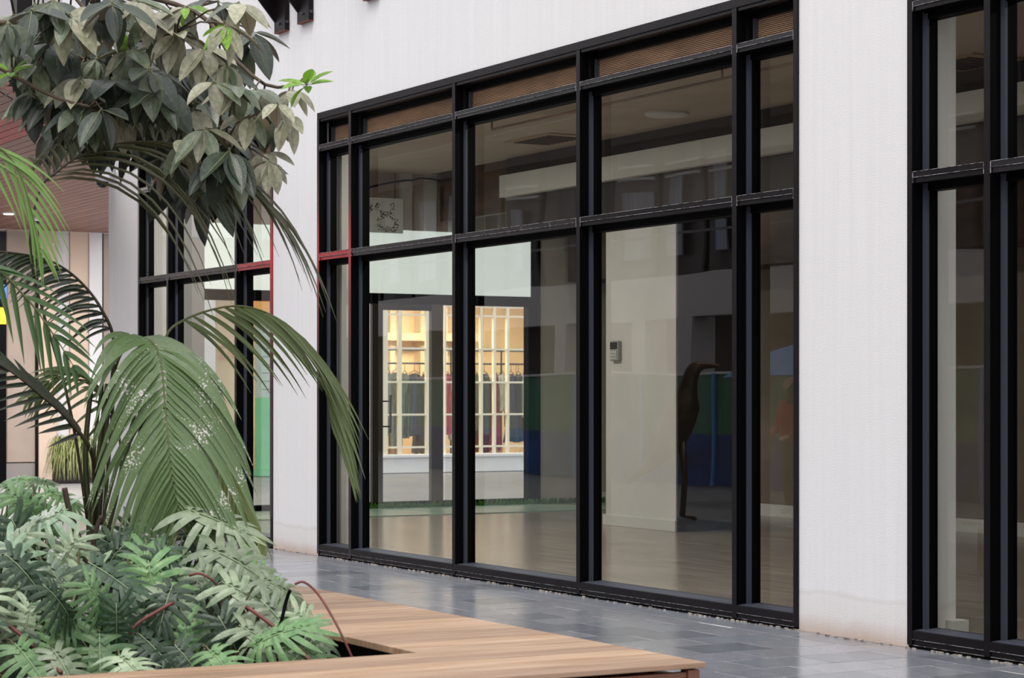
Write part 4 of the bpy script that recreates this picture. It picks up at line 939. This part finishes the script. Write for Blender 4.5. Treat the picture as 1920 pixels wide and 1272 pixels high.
# ================================================================== WHAT THE GLASS REFLECTS: the far side of the court
ob = thing('wall_opposite', (-35, -15, 0), kind='structure')
YO = -15.0
dimr = mat("opposite wall paint", (206, 202, 202), .8); curt = mat('pale curtain', (176, 188, 204), .8, (150, 156, 168), 2, stretch=(8, 8, .3))
box1('spandrel', (-75, 6, YO-.4, YO, 3.0, 3.85), dimr, ob)
box1('spandrel', (-75, 6, YO-.1, YO+.3, 6.5, 7.1), darkc, ob)
box1('upper_wall', (-75, 6, YO-.5, YO-.4, 7.1, 9.5), MATS['taupe back wall'], ob)
box1('ground_wall', (-75, 6, YO-2.2, YO-2.0, 0, 3.7), mat('dark shopfronts', (60, 52, 48), .5, (84, 70, 60), .6), ob)
box1('upper_recess', (-75, 6, YO-.9, YO-.8, 3.6, 7.3), mat('dim upper windows', (52, 48, 48), .4, (80, 76, 76), .5), ob)
x = -74.0; rng = random.Random(4)
while x < 5:
    if rng.random() < .22: box1('pier', (x, x+.5, YO-.5, YO, 0, 3.0), dimr, ob)
    box1('window_frame', (x, x+.09, YO-.6, YO-.5, 3.85, 6.5), steel, ob)
    if rng.random() < .75: box1('curtain', (x+.25, x+.25+rng.uniform(.3, 1.0), YO-.7, YO-.66, 4.3, rng.uniform(5.2, 6.3)), curt, ob)
    if rng.random() < .3:
        box1('vent_frame', (x+.15, x+1.4, YO-.64, YO-.6, 5.9, 5.95), whitep, ob); box1('vent_frame', (x+.15, x+1.4, YO-.64, YO-.6, 6.15, 6.19), whitep, ob)
    x += 1.6
box1('handrail', (-75, 6, YO+.1, YO+.15, 4.6, 4.65), mat('grey handrail', (110, 110, 112), .5), ob)
mu_ = thing('painted_hoarding', (-33, -12, 0), 'green and blue painted hoarding across the court, seen in the glass', 'hoarding')
box1('green_panel', (-42, -22, -12.1, -12, .85, 1.85), mat('green mural', (58, 110, 78), .6, (80, 130, 110), 1.2, stretch=(6, 1, .3)), mu_)
box1('blue_panel', (-42, -22, -12.1, -11.98, 0, .85), mat('blue mural', (34, 84, 156), .6, (24, 50, 100), 1), mu_)
box1('cap_rail', (-42, -22, -12.12, -11.97, 1.85, 1.89), palew, mu_)
for k in range(9): box1('post', (-41+k*2.2, -40.93+k*2.2, -11.98, -11.94, 0, 1.86), mat('light blue trim', (70, 140, 200), .6), mu_)
bd = MIR(1246, 760, 26)
bird = thing('bird_sculpture', (bd.x, bd.y, 0), 'large dark bronze bird sculpture standing in the court, seen in the glass', 'sculpture')
bronze = mat('dark bronze', (58, 46, 36), .3, (90, 74, 56), 10, metal=.8, bump=.4)
def skin(name, verts, edges, mm, parent, sub=2):
    me = bpy.data.meshes.new(name); me.from_pydata([v[:3] for v in verts], edges, []); me.materials.append(mm)
    o = bpy.data.objects.new(name, me); COL.objects.link(o)
    if parent: o.parent = parent; o.matrix_parent_inverse = Matrix.Translation(-parent.location)
    sk = o.modifiers.new('skin', 'SKIN'); sv = me.skin_vertices[0].data if me.skin_vertices else None
    if sv is None:
        bm = bmesh.new(); bm.from_mesh(me); bm.verts.layers.skin.verify(); bm.to_mesh(me); bm.free(); sv = me.skin_vertices[0].data
    for i, v in enumerate(verts): sv[i].radius = (v[3], v[3]); sv[i].use_root = (i == 0)
    s = o.modifiers.new('sub', 'SUBSURF'); s.levels = sub; s.render_levels = sub; sk.use_smooth_shade = True
    return o
def B(dx, z, r, dy=0): return (bd.x + .42*dx + .87*dy, bd.y - .75*dx + .49*dy, z, r*.85)
skin('body', [B(0, 1.15, .28), B(.05, 1.45, .22), B(.12, 1.68, .13), B(.18, 1.84, .13), B(.30, 1.86, .06), B(.52, 1.84, .018), B(-.2, .9, .2), B(-.5, .62, .07), B(-.8, .45, .05)], [(0, 1), (1, 2), (2, 3), (3, 4), (4, 5), (0, 6), (6, 7), (7, 8)], bronze, bird)
for s in (-.12, .12): MB().tube([B(.0, .95, 0, s)[:3], B(.05, .5, 0, s)[:3], B(0, .05, 0, s)[:3], B(.2, .02, 0, s)[:3]], [.05, .03, .03, .02], 8).build('leg', bronze, bird, smooth=True)
# a person in a red jacket and a blue umbrella, both across the court
pr_ = MIR(1458, 716, 27)
pe = thing('person', (pr_.x, pr_.y, 0), 'person with dark hair in a red jacket standing in the court, seen in the glass', 'person')
sk_ = mat('skin', (196, 150, 126), .5)
def Q(dx, dy, z, r): return (pr_.x+dx, pr_.y+dy, z, r)
skin('body', [Q(0, 0, .95, .15), Q(0, 0, 1.2, .15), Q(0, 0, 1.4, .13), Q(0, 0, 1.5, .055), Q(0, .01, 1.6, .095), Q(0, .01, 1.68, .09), Q(.1, 0, .5, .075), Q(.1, 0, .08, .05), Q(.1, .14, .04, .04), Q(-.1, 0, .5, .075), Q(-.1, 0, .08, .05), Q(-.1, .14, .04, .04)],
     [(0, 1), (1, 2), (2, 3), (3, 4), (4, 5), (0, 6), (6, 7), (7, 8), (0, 9), (9, 10), (10, 11)], mat('dark trousers', (38, 38, 46), .8), pe)
skin('jacket', [Q(0, 0, 1.22, .175), Q(0, 0, .9, .17), Q(0, 0, 1.42, .14), Q(.2, 0, 1.4, .07), Q(.27, .03, 1.12, .058), Q(.2, .2, 1.0, .045), Q(-.2, 0, 1.4, .07), Q(-.27, .03, 1.12, .058), Q(-.2, .2, 1.0, .045)], [(0, 1), (0, 2), (2, 3), (3, 4), (4, 5), (2, 6), (6, 7), (7, 8)], mat('red jacket', (200, 60, 48), .7), pe)
skin('head', [Q(0, .02, 1.6, .1), Q(0, .02, 1.69, .09), Q(0, .12, 1.62, .02)], [(0, 1), (0, 2)], sk_, pe)
skin('hair', [Q(0, -.02, 1.7, .11), Q(0, -.06, 1.6, .09), Q(0, -.06, 1.5, .06)], [(0, 1), (1, 2)], mat('dark hair', (34, 28, 26), .6), pe)
for s in (1, -1):
    skin('hand', [Q(.2*s, .2, 1.0, .035), Q(.18*s, .27, .98, .03)] + [Q((.15+.02*f_)*s, .34, .98-.01*f_, .009) for f_ in range(4)] + [Q(.13*s, .27, 1.0, .01)], [(0, 1), (1, 2), (1, 3), (1, 4), (1, 5), (1, 6)], sk_, pe)
um = MIR(1486, 690, 30)
ur = thing('umbrella', (um.x, um.y, 0), 'light blue cafe umbrella open on a pole in the court, seen in the glass', 'umbrella')
MB().lathe((um.x, um.y, 1.75), [(1.2, 0), (.8, .22), (.4, .36), (.03, .46)], 8).build('canopy', mat('blue canopy', (88, 140, 190), .7), ur)
MB().tube([(um.x, um.y, 0), (um.x, um.y, 2.2)], .02).build('pole', alu, ur)
MB().lathe((um.x, um.y, 0), [(.25, 0), (.25, .05), (.03, .08)], 16).build('foot', steel_in, ur)
print('objects', len(bpy.data.objects))
